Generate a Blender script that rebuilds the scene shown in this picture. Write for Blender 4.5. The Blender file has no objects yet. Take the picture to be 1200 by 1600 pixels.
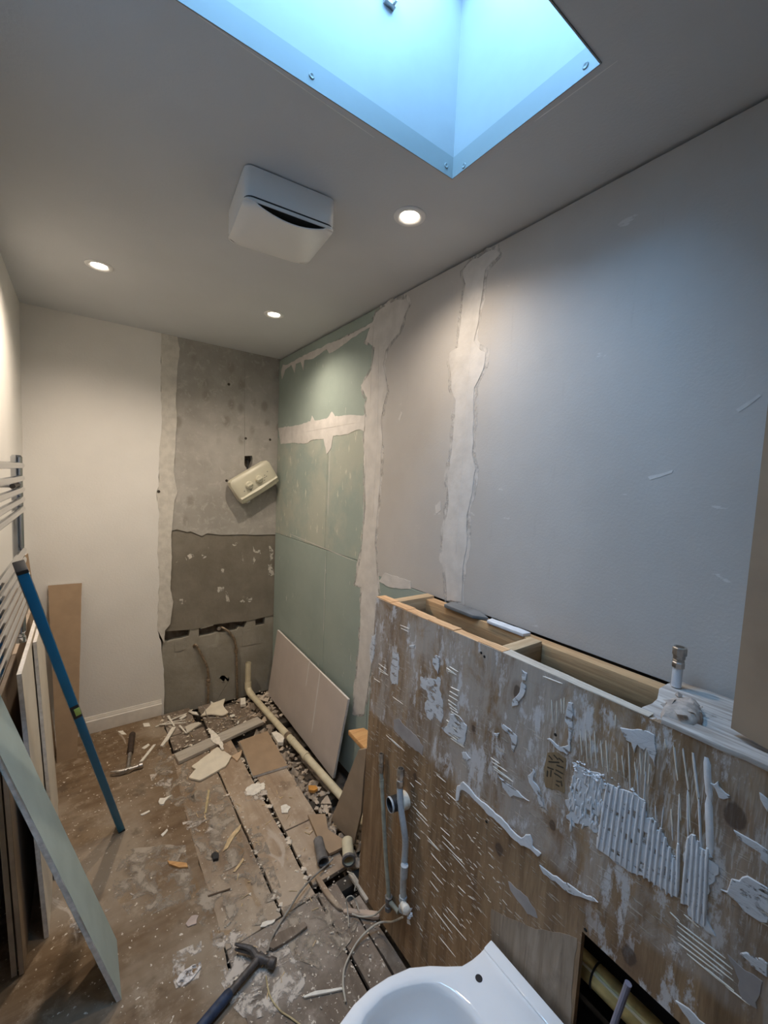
import bpy, bmesh, math, random
from mathutils import Vector as V, Matrix
random.seed(7)
S = bpy.context.scene
COL = S.collection

# ------------------------------------------------------------------ camera
YAW, PITCH, ROLL, FPX, HC = .630912, .076659, -.0443068, 648.68, 1.576
FWD = V((math.sin(YAW)*math.cos(PITCH), math.cos(YAW)*math.cos(PITCH), -math.sin(PITCH)))
RT0 = V((math.cos(YAW), -math.sin(YAW), 0)); DN0 = FWD.cross(RT0)
RT = RT0*math.cos(ROLL) + DN0*math.sin(ROLL); DN = DN0*math.cos(ROLL) - RT0*math.sin(ROLL)
cam = bpy.data.cameras.new('camera'); co = bpy.data.objects.new('camera', cam); COL.objects.link(co)
UP = -DN
co.matrix_world = Matrix(((RT.x, UP.x, -FWD.x, 0), (RT.y, UP.y, -FWD.y, 0), (RT.z, UP.z, -FWD.z, HC), (0, 0, 0, 1)))
cam.sensor_fit = 'VERTICAL'; cam.sensor_height = 36; cam.lens = FPX/1600*36
cam.clip_start = .02; cam.clip_end = 100
S.camera = co

# ------------------------------------------------------------------ sky, lamps' common settings, exposure
W = bpy.data.worlds.new('sky'); S.world = W; W.use_nodes = True
bg = W.node_tree.nodes['Background']
bg.inputs[0].default_value = (.265, .58, 1.0, 1); bg.inputs[1].default_value = 13.5
S.view_settings.view_transform = 'Standard'; S.view_settings.look = 'None'
S.view_settings.gamma = 1; S.view_settings.exposure = 0.86
S.view_settings.use_curve_mapping = False
S.cycles.max_bounces = 10; S.cycles.diffuse_bounces = 7
LAMP_COL = (1.0, .845, .68)

# room: X left..right, Y towards the back wall, Z up
XL, XR, YB, YF, H = -.25, 1.145, 2.9, -1.3, 2.4

def ray(px, py): return FWD*FPX + RT*(px-600) + DN*(py-800)
def at(px, py, ax, v):
    "the point of the axis-aligned plane ax = v seen at a pixel of the photograph"
    d = ray(px, py); C = V((0, 0, HC)); return C + d*((v-C[ax])/d[ax])
def onp(px, py, p, n):
    d = ray(px, py); C = V((0, 0, HC)); p = V(p); n = V(n); return C + d*((p-C).dot(n)/d.dot(n))
def fl(px, py, z=0): return at(px, py, 2, z)
def bk(px, py, y=YB): return at(px, py, 1, y)
def rw(px, py, x=XR): return at(px, py, 0, x)
BXN = V((-1.14, 0, .025)).normalized()                # outward normal of the slightly leaning plywood face
def bx(px, py): return onp(px, py, (.853, 0, 0), BXN)
def zm(pts, x0, y0, s): return [(x0+a/s, y0+b/s) for a, b in pts]

# ------------------------------------------------------------------ mesh builder
class MB:
    def __init__(s): s.v = []; s.f = []
    def add(s, vs, fs):
        o = len(s.v); s.v += [V(p) for p in vs]; s.f += [[i+o for i in f] for f in fs]; return s
    def box(s, c, d, R=None):
        c = V(c); R = R or Matrix.Identity(3)
        vs = [c + R @ V((sx*d[0]/2, sy*d[1]/2, sz*d[2]/2)) for sx in (-1, 1) for sy in (-1, 1) for sz in (-1, 1)]
        return s.add(vs, [(0, 1, 3, 2), (4, 6, 7, 5), (0, 4, 5, 1), (2, 3, 7, 6), (0, 2, 6, 4), (1, 5, 7, 3)])
    def b2(s, lo, hi): return s.box([(a+b)/2 for a, b in zip(lo, hi)], [b-a for a, b in zip(lo, hi)])
    def prism(s, pts, vec):
        pts = [V(p) for p in pts]; vec = V(vec); n = len(pts)
        return s.add(pts + [p+vec for p in pts], [list(range(n))[::-1], [n+i for i in range(n)]] +
                     [[i, (i+1) % n, n+(i+1) % n, n+i] for i in range(n)])
    def tube(s, path, r, n=8, caps=True):
        path = [V(p) for p in path]; m = len(path); rr = r if isinstance(r, (list, tuple)) else [r]*m
        T = [(path[min(i+1, m-1)]-path[max(i-1, 0)]).normalized() for i in range(m)]
        a = T[0].orthogonal().normalized(); vs = []
        for i in range(m):
            a = (a - T[i]*a.dot(T[i])).normalized(); b = T[i].cross(a)
            vs += [path[i] + (a*math.cos(2*math.pi*k/n) + b*math.sin(2*math.pi*k/n))*rr[i] for k in range(n)]
        fs = [[i*n+k, i*n+(k+1) % n, (i+1)*n+(k+1) % n, (i+1)*n+k] for i in range(m-1) for k in range(n)]
        if caps: fs += [list(range(n))[::-1], [(m-1)*n+k for k in range(n)]]
        return s.add(vs, fs)
    def lathe(s, o, axis, prof, n=24, caps=True):
        o = V(o); ax = V(axis).normalized(); a = ax.orthogonal().normalized(); b = ax.cross(a); m = len(prof)
        vs = [o + ax*h + (a*math.cos(2*math.pi*k/n) + b*math.sin(2*math.pi*k/n))*max(r, 1e-5) for r, h in prof for k in range(n)]
        fs = [[i*n+k, i*n+(k+1) % n, (i+1)*n+(k+1) % n, (i+1)*n+k] for i in range(m-1) for k in range(n)]
        if caps: fs += [list(range(n))[::-1], [(m-1)*n+k for k in range(n)]]
        return s.add(vs, fs)
    def loft(s, rings, caps=(True, True)):
        n = len(rings[0]); vs = [p for r in rings for p in r]
        fs = [[i*n+k, i*n+(k+1) % n, (i+1)*n+(k+1) % n, (i+1)*n+k] for i in range(len(rings)-1) for k in range(n)]
        if caps[0]: fs.append(list(range(n))[::-1])
        if caps[1]: fs.append([(len(rings)-1)*n+k for k in range(n)])
        return s.add(vs, fs)
    def ridge(s, p, q, w, h, nrm, taper=.6):
        "a half-round bead of stiff paste laid on a surface from p to q"
        p, q, nrm = V(p), V(q), V(nrm).normalized(); t = (q-p).normalized(); sd = t.cross(nrm).normalized()
        L = (q-p).length; rings = []
        for u in (0, .15, .5, .85, 1):
            k = taper if u in (0, 1) else 1
            c = p + t*(L*u) - nrm*.0006 + sd*random.uniform(-.08, .08)*w
            rings.append([c-sd*w*.5*k, c-sd*w*.3*k+nrm*h*.8*k, c+nrm*h*k, c+sd*w*.3*k+nrm*h*.8*k, c+sd*w*.5*k])
        return s.loft(rings)
    def rock(s, c, r, flat=.6):
        c = V(c); vs = []
        for (x, y, z) in [(1, 0, 0), (-1, 0, 0), (0, 1, 0), (0, -1, 0), (0, 0, 1), (0, 0, -1)]:
            k = random.uniform(.6, 1.15)
            vs.append(c + V((x*k+random.uniform(-.35, .35), y*k+random.uniform(-.35, .35), (z*k+random.uniform(-.2, .2))*flat))*r)
        return s.add(vs, [(0, 2, 4), (2, 1, 4), (1, 3, 4), (3, 0, 4), (2, 0, 5), (1, 2, 5), (3, 1, 5), (0, 3, 5)])
    def build(s, name, mat, parent=None, kind=None, bevel=0, seg=2, loc=None, label=None, sharp=32, tri=False):
        base = V(loc) if loc is not None else (V(parent['_b']) if parent and '_b' in parent else None)
        if base is None:
            xs = [p.x for p in s.v]; ys = [p.y for p in s.v]
            base = V(((min(xs)+max(xs))/2, (min(ys)+max(ys))/2, min(p.z for p in s.v)))
        me = bpy.data.meshes.new(name)
        me.from_pydata([tuple(p-base) for p in s.v], [], s.f)
        bm = bmesh.new(); bm.from_mesh(me)
        bmesh.ops.recalc_face_normals(bm, faces=bm.faces)
        if bevel:
            ed = [e for e in bm.edges if len(e.link_faces) == 2 and e.calc_face_angle(0) > .5]
            bmesh.ops.bevel(bm, geom=ed, offset=bevel, segments=seg, profile=.5, affect='EDGES', clamp_overlap=True)
        big = [f for f in bm.faces if len(f.verts) > 4]
        if big: bmesh.ops.triangulate(bm, faces=big, ngon_method='EAR_CLIP')
        bm.to_mesh(me); bm.free()
        me.polygons.foreach_set('use_smooth', [True]*len(me.polygons))
        me.set_sharp_from_angle(angle=math.radians(sharp))
        me.materials.append(mat)
        o = bpy.data.objects.new(name, me); COL.objects.link(o)
        if parent: o.parent = parent
        if not parent: o.location = base
        o['_b'] = tuple(base)
        if kind: o['kind'] = kind
        if label: o['label'] = label
        return o
def tag(o, label, cat, group=None, kind=None):
    o['label'] = label; o['category'] = cat
    if group: o['group'] = group
    if kind: o['kind'] = kind
    return o
def thing(name, label, cat, loc, group=None):
    o = bpy.data.objects.new(name, None); COL.objects.link(o); o.location = loc; o['_b'] = tuple(loc)
    o.empty_display_size = .05
    return tag(o, label, cat, group)

def jag(pts, step=.02, amp=.003, seed=0, keep=None):
    "roughen a 3D polygon: split its edges and shake the new points inside its plane"
    R = random.Random(seed); pts = [V(p) for p in pts]; out = []
    nrm = V((0, 0, 0))
    for i in range(len(pts)): nrm += pts[i].cross(pts[(i+1) % len(pts)])
    nrm.normalize()
    for i in range(len(pts)):
        a, b = pts[i], pts[(i+1) % len(pts)]; out.append(a)
        if keep and keep(a, b): continue
        k = int((b-a).length/step); t = (b-a).normalized(); sd = nrm.cross(t); w = 0
        for j in range(1, k):
            w = .55*w + R.uniform(-amp, amp)
            out.append(a.lerp(b, j/k) + sd*w)
    return out
def smooth_path(pts, k=6):
    pts = [V(p) for p in pts]; out = []
    P = [pts[0]*2-pts[1]] + pts + [pts[-1]*2-pts[-2]]
    for i in range(1, len(P)-2):
        a, b, c, d = P[i-1:i+3]
        for j in range(k):
            t = j/k
            out.append(.5*((2*b) + (c-a)*t + (2*a-5*b+4*c-d)*t*t + (3*b-a-3*c+d)*t**3))
    out.append(pts[-1]); return out

# ------------------------------------------------------------------ materials
class NT:
    def __init__(s, name):
        s.m = bpy.data.materials.new(name); s.m.use_nodes = True; s.t = s.m.node_tree; s.n = s.t.nodes
        s.b = s.n['Principled BSDF']
        s.oc = s.n.new('ShaderNodeTexCoord').outputs['Object']
    def link(s, a, b): s.t.links.new(a, b)
    def mapv(s, scale=(1, 1, 1), loc=(0, 0, 0), rot=(0, 0, 0)):
        m = s.n.new('ShaderNodeMapping'); m.inputs['Scale'].default_value = scale; m.inputs['Location'].default_value = loc
        m.inputs['Rotation'].default_value = rot; s.link(s.oc, m.inputs[0]); return m.outputs[0]
    def noise(s, scale=5, detail=4, rough=.55, vec=None, dist=0):
        n = s.n.new('ShaderNodeTexNoise'); n.inputs['Scale'].default_value = scale; n.inputs['Detail'].default_value = detail
        n.inputs['Roughness'].default_value = rough; n.inputs['Distortion'].default_value = dist
        s.link(vec if vec is not None else s.oc, n.inputs['Vector']); return n.outputs['Fac']
    def vor(s, scale=5, vec=None, feature='F1', rnd=1):
        n = s.n.new('ShaderNodeTexVoronoi'); n.feature = feature; n.inputs['Scale'].default_value = scale
        n.inputs['Randomness'].default_value = rnd
        s.link(vec if vec is not None else s.oc, n.inputs['Vector']); return n.outputs['Distance']
    def wave(s, scale=5, dist=2, vec=None, dirn='X'):
        n = s.n.new('ShaderNodeTexWave'); n.inputs['Scale'].default_value = scale; n.inputs['Distortion'].default_value = dist
        n.bands_direction = dirn; n.inputs['Detail'].default_value = 3
        s.link(vec if vec is not None else s.oc, n.inputs['Vector']); return n.outputs['Fac']
    def step(s, f, a, b):
        n = s.n.new('ShaderNodeMapRange'); n.inputs[1].default_value = a; n.inputs[2].default_value = b
        n.interpolation_type = 'SMOOTHSTEP'
        s.link(f, n.inputs[0]); return n.outputs[0]
    def math(s, op, a, b=None):
        n = s.n.new('ShaderNodeMath'); n.operation = op
        for i, x in enumerate((a, b)):
            if x is None: continue
            if isinstance(x, (int, float)): n.inputs[i].default_value = x
            else: s.link(x, n.inputs[i])
        return n.outputs[0]
    def mix(s, f, a, b):
        n = s.n.new('ShaderNodeMix'); n.data_type = 'RGBA'
        if isinstance(f, (int, float)): n.inputs[0].default_value = f
        else: s.link(f, n.inputs[0])
        for i, x in ((6, a), (7, b)):
            if isinstance(x, tuple): n.inputs[i].default_value = (*x, 1) if len(x) == 3 else x
            else: s.link(x, n.inputs[i])
        return n.outputs[2]
    def sep(s):
        n = s.n.new('ShaderNodeSeparateXYZ'); s.link(s.oc, n.inputs[0]); return n.outputs
    def done(s, col, rough=.8, bump=None, bh=.002, metal=0, spec=None, bs=1.0):
        if isinstance(col, tuple): s.b.inputs['Base Color'].default_value = (*col, 1)
        else: s.link(col, s.b.inputs['Base Color'])
        if isinstance(rough, (int, float)): s.b.inputs['Roughness'].default_value = rough
        else: s.link(rough, s.b.inputs['Roughness'])
        s.b.inputs['Metallic'].default_value = metal
        if spec is not None: s.b.inputs['Specular IOR Level'].default_value = spec
        if bump is not None:
            n = s.n.new('ShaderNodeBump'); n.inputs['Distance'].default_value = bh; n.inputs['Strength'].default_value = bs
            s.link(bump, n.inputs['Height']); s.link(n.outputs[0], s.b.inputs['Normal'])
        return s.m
def plain(name, c, rough=.6, var=.12, scale=12, metal=0, bh=0, bscale=60, spec=None):
    N = NT(name); k = N.noise(scale, 4)
    c2 = tuple(max(0, x*(1-var)) for x in c); c3 = tuple(min(1, x*(1+var)) for x in c)
    col = N.mix(N.step(k, .3, .7), c2, c3)
    return N.done(col, rough, N.noise(bscale, 3) if bh else None, bh, metal, spec)
def wood(name, c1, c2, axis='Y', scale=1, rough=.75, dirt=None, dirtlvl=(.5, .7), speck=None):
    N = NT(name)
    sc = {'X': (1.2, 16, 16), 'Y': (16, 1.2, 16), 'Z': (16, 16, 1.2)}[axis]
    v = N.mapv(tuple(x*scale for x in sc))
    g = N.noise(2.2, 6, .6, v, .8); g2 = N.noise(9, 3, .6, v)
    col = N.mix(N.step(g, .32, .68), c1, c2)
    col = N.mix(N.math('MULTIPLY', N.step(g2, .52, .75), .5), col, tuple(x*.55 for x in c1))
    if dirt: col = N.mix(N.math('MULTIPLY', N.step(N.noise(7, 6, .65), *dirtlvl), .85), col, dirt)
    if speck: col = N.mix(N.step(N.noise(55, 3, .6), .66, .72), col, speck)
    return N.done(col, rough, g, .0015)

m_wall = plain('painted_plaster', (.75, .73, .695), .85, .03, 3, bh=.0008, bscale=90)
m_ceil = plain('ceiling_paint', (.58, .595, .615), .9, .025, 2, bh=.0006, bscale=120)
m_white = plain('white_gloss', (.80, .80, .79), .35, .02)
m_well = plain('rooflight_lining_paint', (.33, .335, .335), .5, .02)
m_trim = plain('rooflight_trim_paint', (.245, .26, .25), .5, .02)
m_skirt = plain('skirting_paint', (.70, .66, .60), .5, .06, 20)
m_plastic = plain('white_plastic', (.78, .78, .77), .28, .01)
m_ceramic = plain('ceramic', (.92, .92, .93), .06, .01)
m_dark = plain('dark_void', (.02, .018, .016), .95, .2)
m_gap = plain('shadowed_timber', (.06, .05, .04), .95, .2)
m_chrome = plain('chrome', (.50, .51, .53), .12, .05, metal=1)
m_steel = plain('worn_steel', (.50, .47, .44), .38, .3, 40, metal=1)
m_dsteel = plain('dark_hammer_steel', (.075, .065, .062), .5, .35, 60)
m_copper = plain('dull_copper', (.30, .235, .17), .5, .3, 60, metal=.6)
m_black = plain('black_rubber', (.018, .018, .02), .55, .2)
m_blue = plain('blue_enamel', (.0, .165, .36), .42, .06)
m_vial = plain('vial_green', (.58, .78, .20), .2, .1)
m_grip = plain('blue_grip', (.02, .035, .075), .6, .4, 50)
m_pvc = plain('aged_cream_pvc', (.66, .59, .42), .42, .08, 25)
m_gpipe = plain('grey_pvc', (.16, .15, .145), .5, .25, 30)
m_hose = plain('braided_grey_hose', (.44, .48, .52), .45, .08, 120)
m_hoseb = plain('olive_hose', (.33, .33, .27), .5, .2, 40)
m_cable = plain('cable_sheath', (.46, .42, .35), .6, .15, 40)
m_gcable = plain('grey_cable', (.27, .245, .21), .6, .2, 40)
m_twine = plain('twine', (.50, .40, .22), .9, .2, 60)
m_foam = plain('brass_pipe', (.55, .42, .17), .42, .25, 20, metal=.4)
m_rod = plain('violet_grey_rod', (.22, .21, .27), .5, .1)
m_core = plain('gypsum_core', (.72, .69, .66), .95, .12, 60, bh=.002, bscale=80)
m_chip = plain('white_plaster', (.80, .75, .66), .9, .1, 40, bh=.001, bscale=90)
m_tile = plain('cream_board', (.76, .69, .56), .8, .06, 20)
m_tan = plain('tan_paper', (.36, .255, .165), .85, .07, 14)
m_brownp = plain('brown_liner_paper', (.29, .215, .15), .88, .08, 10)
m_greyp = plain('grey_liner_paper', (.50, .44, .40), .88, .05, 6)
m_cream = plain('cream_liner_paper', (.64, .58, .49), .85, .05, 8)
m_green2 = plain('pale_green_liner', (.36, .43, .405), .85, .05, 10)
m_filler = plain('joint_filler', (.61, .585, .56), .9, .07, 16, bh=.002, bscale=25)
m_adh = plain('tile_adhesive', (.72, .735, .765), .6, .08, 30, bh=.0015, bscale=60)
def broken(name, c, scale, lo, hi, base, stretch=(1, 1, 1), rough=.8):
    "a thin coat that has worn through in places: the bare spots are really absent"
    N = NT(name); v = N.mapv(stretch); k = N.noise(scale, 5, .66, v, .4)
    col = N.mix(N.step(N.noise(18, 3), .3, .7), tuple(x*.9 for x in c), c)
    N.done(col, rough, k if name != 'thin_filler' else None, .002); N.link(N.step(k, lo, hi), N.b.inputs['Alpha']); return N.m
m_adhp = broken('patchy_adhesive', (.68, .69, .715), 26, .38, .47, None, (1, 1, 2.2))
m_fillthin = broken('thin_filler', (.63, .605, .58), 14, .36, .62, None, (1, 1, .6))
m_adhthin = broken('thin_adhesive', (.50, .475, .46), 16, .42, .58, None, (1, 1.6, 1))
m_orange = wood('orange_pine', (.52, .27, .10), (.66, .38, .16), 'X')
m_pine = wood('sawn_pine', (.46, .27, .13), (.62, .40, .21), 'Y')
m_pineX = wood('sawn_pine_cross', (.48, .33, .19), (.64, .48, .30), 'X')
m_plyend = wood('raw_ply_edge', (.58, .32, .15), (.78, .50, .27), 'Y', 2)
m_plyedge2 = wood('ply_edge_grey', (.50, .43, .35), (.62, .55, .46), 'Y', 2)
m_greyw = wood('grey_weathered_wood', (.42, .37, .31), (.52, .47, .40), 'X')
m_wpaint = wood('flaking_white_paint', (.34, .30, .27), (.62, .59, .56), 'Y', 1.5, .8, (.16, .13, .11), (.6, .7))
m_splint = plain('splintered_wood', (.62, .46, .26), .8, .25, 40)
m_rubble = plain('rubble', (.44, .36, .28), .95, .55, 9)
m_dirt = plain('subfloor_dirt', (.14, .112, .088), .98, .4, 20, bh=.01, bscale=25)
m_shim = plain('slate_shim', (.17, .17, .17), .8, .15)

def floor_mat(name, c1, c2, dust, axis='Y', dlv=(.48, .72), spk=.66):
    N = NT(name); v = N.mapv((14, 1.3, 14) if axis == 'Y' else (1.3, 14, 14))
    g = N.noise(2, 6, .6, v, .6); big = N.noise(2.6, 5, .6); fine = N.noise(17, 5, .7)
    col = N.mix(N.step(g, .3, .7), c1, c2)
    col = N.mix(N.math('MULTIPLY', N.step(big, *dlv), .8), col, dust)
    col = N.mix(N.math('MULTIPLY', N.step(fine, .52, .68), .45), col, tuple(x*1.25 for x in dust))
    col = N.mix(N.math('MULTIPLY', N.step(N.noise(6, 5, .65), .56, .7), .6), col, tuple(x*.5 for x in c1))
    smear = N.noise(9, 5, .65, N.mapv((1, .35, 1), rot=(0, 0, .6)), 1.2)
    col = N.mix(N.math('MULTIPLY', N.step(smear, .64, .72), .55), col, (.58, .50, .42))
    col = N.mix(N.step(N.noise(70, 3, .55), spk, spk+.04), col, (.66, .58, .48))
    return N.done(col, .85, fine, .002)
m_sheet = floor_mat('dirty_hardboard', (.145, .09, .048), (.205, .137, .08), (.335, .27, .20), 'X', (.42, .66), .665)
m_board = floor_mat('dusty_floorboard', (.30, .21, .14), (.41, .305, .21), (.47, .38, .29), 'Y', (.40, .66), .665)
m_board0 = floor_mat('scuffed_floorboard', (.21, .145, .095), (.30, .22, .15), (.43, .35, .265), 'Y', (.38, .66), .66)
m_board2 = floor_mat('grimy_floorboard', (.14, .105, .076), (.225, .172, .13), (.34, .285, .235), 'Y', (.45, .7), .64)

def green_board(name, film):
    N = NT(name); b = N.noise(4, 5, .6)
    col = N.mix(N.step(b, .3, .7), (.285, .345, .312), (.325, .385, .35))
    if film:
        col = N.mix(N.math('MULTIPLY', N.step(N.noise(3.2, 6, .65), .40, .62), film), col, (.44, .445, .375))
        fl_ = N.noise(16, 5, .6, N.mapv((1, 1.5, .6)))
        col = N.mix(N.math('MULTIPLY', N.step(fl_, .60, .68), .75), col, (.60, .60, .50))
    else:
        fl_ = N.noise(20, 4, .6, N.mapv((1, 2, .5)))
        col = N.mix(N.math('MULTIPLY', N.step(fl_, .68, .72), .7), col, (.62, .62, .58))
    return N.done(col, .85, N.noise(120, 2), .0004)
m_green = green_board('moisture_board', 0); m_greenf = green_board('moisture_board_smeared', .7)
def grey_board():
    N = NT('plasterboard_face'); b = N.noise(1.6, 5, .6)
    col = N.mix(N.step(b, .3, .7), (.47, .445, .42), (.535, .51, .485))
    sc = N.noise(10, 5, .6, N.mapv((1, .8, 2.6), rot=(.5, 0, 0)))
    col = N.mix(N.math('MULTIPLY', N.step(sc, .69, .73), .7), col, (.68, .66, .64))
    sk = N.noise(5, 4, .6, N.mapv((1, 9, 1.1)))
    col = N.mix(N.math('MULTIPLY', N.step(sk, .62, .74), .3), col, (.44, .41, .385))
    return N.done(col, .85, N.noise(140, 2), .0004)
m_grey = grey_board()
def render_mat():
    N = NT('grey_cement_render'); b = N.noise(3, 6, .62)
    col = N.mix(N.step(b, .3, .7), (.33, .312, .28), (.47, .448, .415))
    d = N.vor(1, N.mapv((12, 1, 8)), rnd=.6)
    col = N.mix(N.math('MULTIPLY', N.step(d, .42, .2), N.math('MULTIPLY', N.step(N.noise(2.5, 3), .34, .54), .62)), col, (.245, .225, .185))
    col = N.mix(N.math('MULTIPLY', N.step(N.noise(20, 6, .68, None, .6), .52, .66), .55), col, (.52, .495, .46))
    return N.done(col, .93, N.noise(40, 5), .002)
m_render = render_mat()
def mortar_mat(name, c1, c2, white):
    N = NT(name); b = N.noise(4, 6, .62)
    col = N.mix(N.step(b, .3, .7), c1, c2)
    col = N.mix(N.math('MULTIPLY', N.step(N.noise(11, 5, .62, N.mapv((1, 1, .6))), .62, .69), white), col, (.50, .47, .41))
    return N.done(col, .95, N.noise(30, 6), .003)
m_mortar = mortar_mat('dark_mortar', (.175, .155, .122), (.25, .225, .185), .75)
m_cement = mortar_mat('bare_cement', (.25, .232, .19), (.36, .335, .285), .25)
m_strip = plain('unpainted_skim', (.60, .57, .515), .9, .09, 25, bh=.0015, bscale=60)

def ply_mat():
    N = NT('plywood_face'); x, y, z = N.sep()
    v = N.mapv((14, 14, 1.1)); g = N.noise(1.5, 6, .62, v, 1.0); g2 = N.noise(7, 4, .6, v)
    col = N.mix(N.step(g, .3, .7), (.205, .122, .060), (.40, .262, .145))
    col = N.mix(N.math('MULTIPLY', N.step(N.noise(2.4, 5, .65, N.mapv((1, 2.2, .9))), .50, .72), .6), col, (.155, .082, .040))
    col = N.mix(N.math('MULTIPLY', N.step(g2, .5, .72), .45), col, (.13, .078, .042))
    # adhesive film over the formerly tiled band, sharp along its lower edge, dragged downwards
    edge = N.math('ADD', z, N.math('MULTIPLY', N.math('SUBTRACT', N.noise(4, 5), .5), .10))
    up = N.step(edge, .705, .735)
    film = N.step(N.noise(3.4, 7, .74, N.mapv((1, 2.4, 1.2)), .8), .36, .60)
    film = N.math('MULTIPLY', film, N.step(y, .02, .30))
    drag = N.step(N.noise(6, 5, .6, N.mapv((1, 7, .9))), .50, .68)
    f1 = N.math('MULTIPLY', up, N.math('MULTIPLY', N.math('MAXIMUM', film, N.math('MULTIPLY', drag, .7)), .70))
    col = N.mix(f1, col, (.50, .455, .415))
    br = N.math('MULTIPLY', N.math('MAXIMUM', up, N.math('MULTIPLY', N.step(y, .45, .3), N.step(z, .56, .62))), N.step(N.noise(7, 7, .74, N.mapv((1, 2.6, 1))), .54, .62))
    br = N.math('MULTIPLY', br, N.step(y, .06, .22))
    col = N.mix(N.math('MULTIPLY', br, .85), col, (.68, .665, .67))
    # fine ribs where a notched trowel ran sideways
    ribs = N.noise(9, 3, .5, N.mapv((1, 3.2, 24)))
    zone = N.math('MULTIPLY', N.step(N.noise(2.2, 3, .5), .40, .52), N.step(z, 1.06, .9))
    rm = N.math('MULTIPLY', N.step(ribs, .62, .66), zone)
    col = N.mix(N.math('MULTIPLY', rm, .85), col, (.64, .56, .47))
    ribv = N.noise(9, 3, .5, N.mapv((1, 34, 3.0)))
    zv = N.math('MULTIPLY', N.math('MULTIPLY', N.step(y, .62, .5), N.step(z, .86, .9)), N.step(z, 1.12, 1.05))
    col = N.mix(N.math('MULTIPLY', N.math('MULTIPLY', N.step(ribv, .55, .61), zv), .6), col, (.60, .55, .50))
    # knots of the veneer
    for (ky, kz, kr) in ((.600, 1.062, .019), (.17, 1.043, .024), (.615, .635, .017), (.30, .66, .020), (.95, .62, .014), (.73, .90, .010), (.48, .80, .012), (.44, .48, .012)):
        dy = N.math('MULTIPLY', N.math('SUBTRACT', y, ky), 1.5); dz = N.math('SUBTRACT', z, kz)
        dd = N.math('SQRT', N.math('ADD', N.math('MULTIPLY', dy, dy), N.math('MULTIPLY', dz, dz)))
        dd = N.math('ADD', dd, N.math('MULTIPLY', N.math('SUBTRACT', N.noise(60, 3), .5), .016))
        col = N.mix(N.math('MULTIPLY', N.step(dd, kr*2.2, kr*1.2), .4), col, (.17, .095, .05))
        col = N.mix(N.math('MULTIPLY', N.step(dd, kr*1.1, kr*.8), .75), col, (.075, .045, .03))
    return N.done(col, .72, N.math('ADD', g2, N.math('MULTIPLY', rm, 2)), .0015)
m_ply = ply_mat()
m_plyp = wood('pale_peeled_ply', (.27, .205, .145), (.39, .31, .235), 'Z', 1, .8, (.20, .15, .11), (.5, .72))
m_pencil = plain('dark_imprint', (.055, .04, .025), .9, .2)

m_glass = NT('rooflight_glass')
g_ = m_glass; tr = g_.n.new('ShaderNodeBsdfTransparent'); gl = g_.n.new('ShaderNodeBsdfGlossy'); gl.inputs['Roughness'].default_value = .02
mx = g_.n.new('ShaderNodeMixShader'); mx.inputs[0].default_value = .06
g_.link(tr.outputs[0], mx.inputs[1]); g_.link(gl.outputs[0], mx.inputs[2]); g_.link(mx.outputs[0], g_.n['Material Output'].inputs[0])
m_glass = g_.m
def emit(name, c, s):
    m = bpy.data.materials.new(name); m.use_nodes = True; b = m.node_tree.nodes['Principled BSDF']
    b.inputs['Base Color'].default_value = (.9, .9, .9, 1)
    b.inputs['Emission Color'].default_value = (*c, 1); b.inputs['Emission Strength'].default_value = s
    return m
m_lens = emit('lit_lens', (1.0, .86, .68), 14)

# ================================================================== THE SETTING
def struct(mb, name, mat, **k): return mb.build(name, mat, kind='structure', **k)
floor = struct(MB().b2((XL-.1, YF, -.16), (XR+.1, YB+.08, -.07)), 'floor', m_dirt)
def board(name, x0, x1, y0, y1, mat, z=0, seed=0, th=.018, skew=0):
    R = random.Random(seed)
    p = [V((x0+R.uniform(-.002, .002), y0, z)), V((x1, y0+R.uniform(-.004, .004), z)), V((x1+skew, y1+R.uniform(-.006, .006), z)), V((x0+skew, y1, z))]
    return MB().prism(jag(p, .07, .0022, seed), (0, 0, -th)).build(name, mat, floor, bevel=.0015, seg=1)
sh = [V((XL, YF, .001)), V((.372, YF, .001)), V((.368, 1.30, .001)), V((.374, 1.9, .001)), V((.398, 2.62, .001)), V((.40, YB, .001)), V((XL, YB, .001))]
MB().prism(jag(sh, .03, .004, 3, keep=lambda a, b: a.x < -.2 or b.x < -.2), (0, 0, -.02)).build('floor_sheet', m_sheet, floor)
board('floorboard', .3745, .566, 1.288, 2.44, m_board0, seed=1)
board('floorboard', .574, .702, 1.288, 2.47, m_board, .001, seed=2)
board('floorboard', .712, .865, 1.33, 1.62, m_board, -.001, seed=3, skew=.008)
board('floorboard', .720, .875, 1.626, 2.36, m_board, .0, seed=4, skew=.012)
board('floorboard', .405, .60, 2.475, 2.62, m_board2, -.004, seed=5)
board('floorboard', .405, .57, 2.63, 2.90, m_board2, -.006, seed=6)
board('floorboard', .62, .765, 2.50, 2.88, m_board2, -.004, seed=7)
board('floorboard', .775, .90, 2.52, 2.80, m_board2, -.008, seed=8)
board('floorboard', .374, .700, YF, 1.285, m_board2, .000, seed=10)
board('floorboard', .709, .790, .2, 1.285, m_board2, -.001, seed=11)
board('floorboard', .799, .842, .2, 1.20, m_board2, -.004, seed=12)
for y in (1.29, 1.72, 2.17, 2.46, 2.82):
    MB().b2((.36, y-.024, -.07), (XR+.01, y+.024, -.026)).build('joist', m_gap, floor, bevel=.002)

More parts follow.
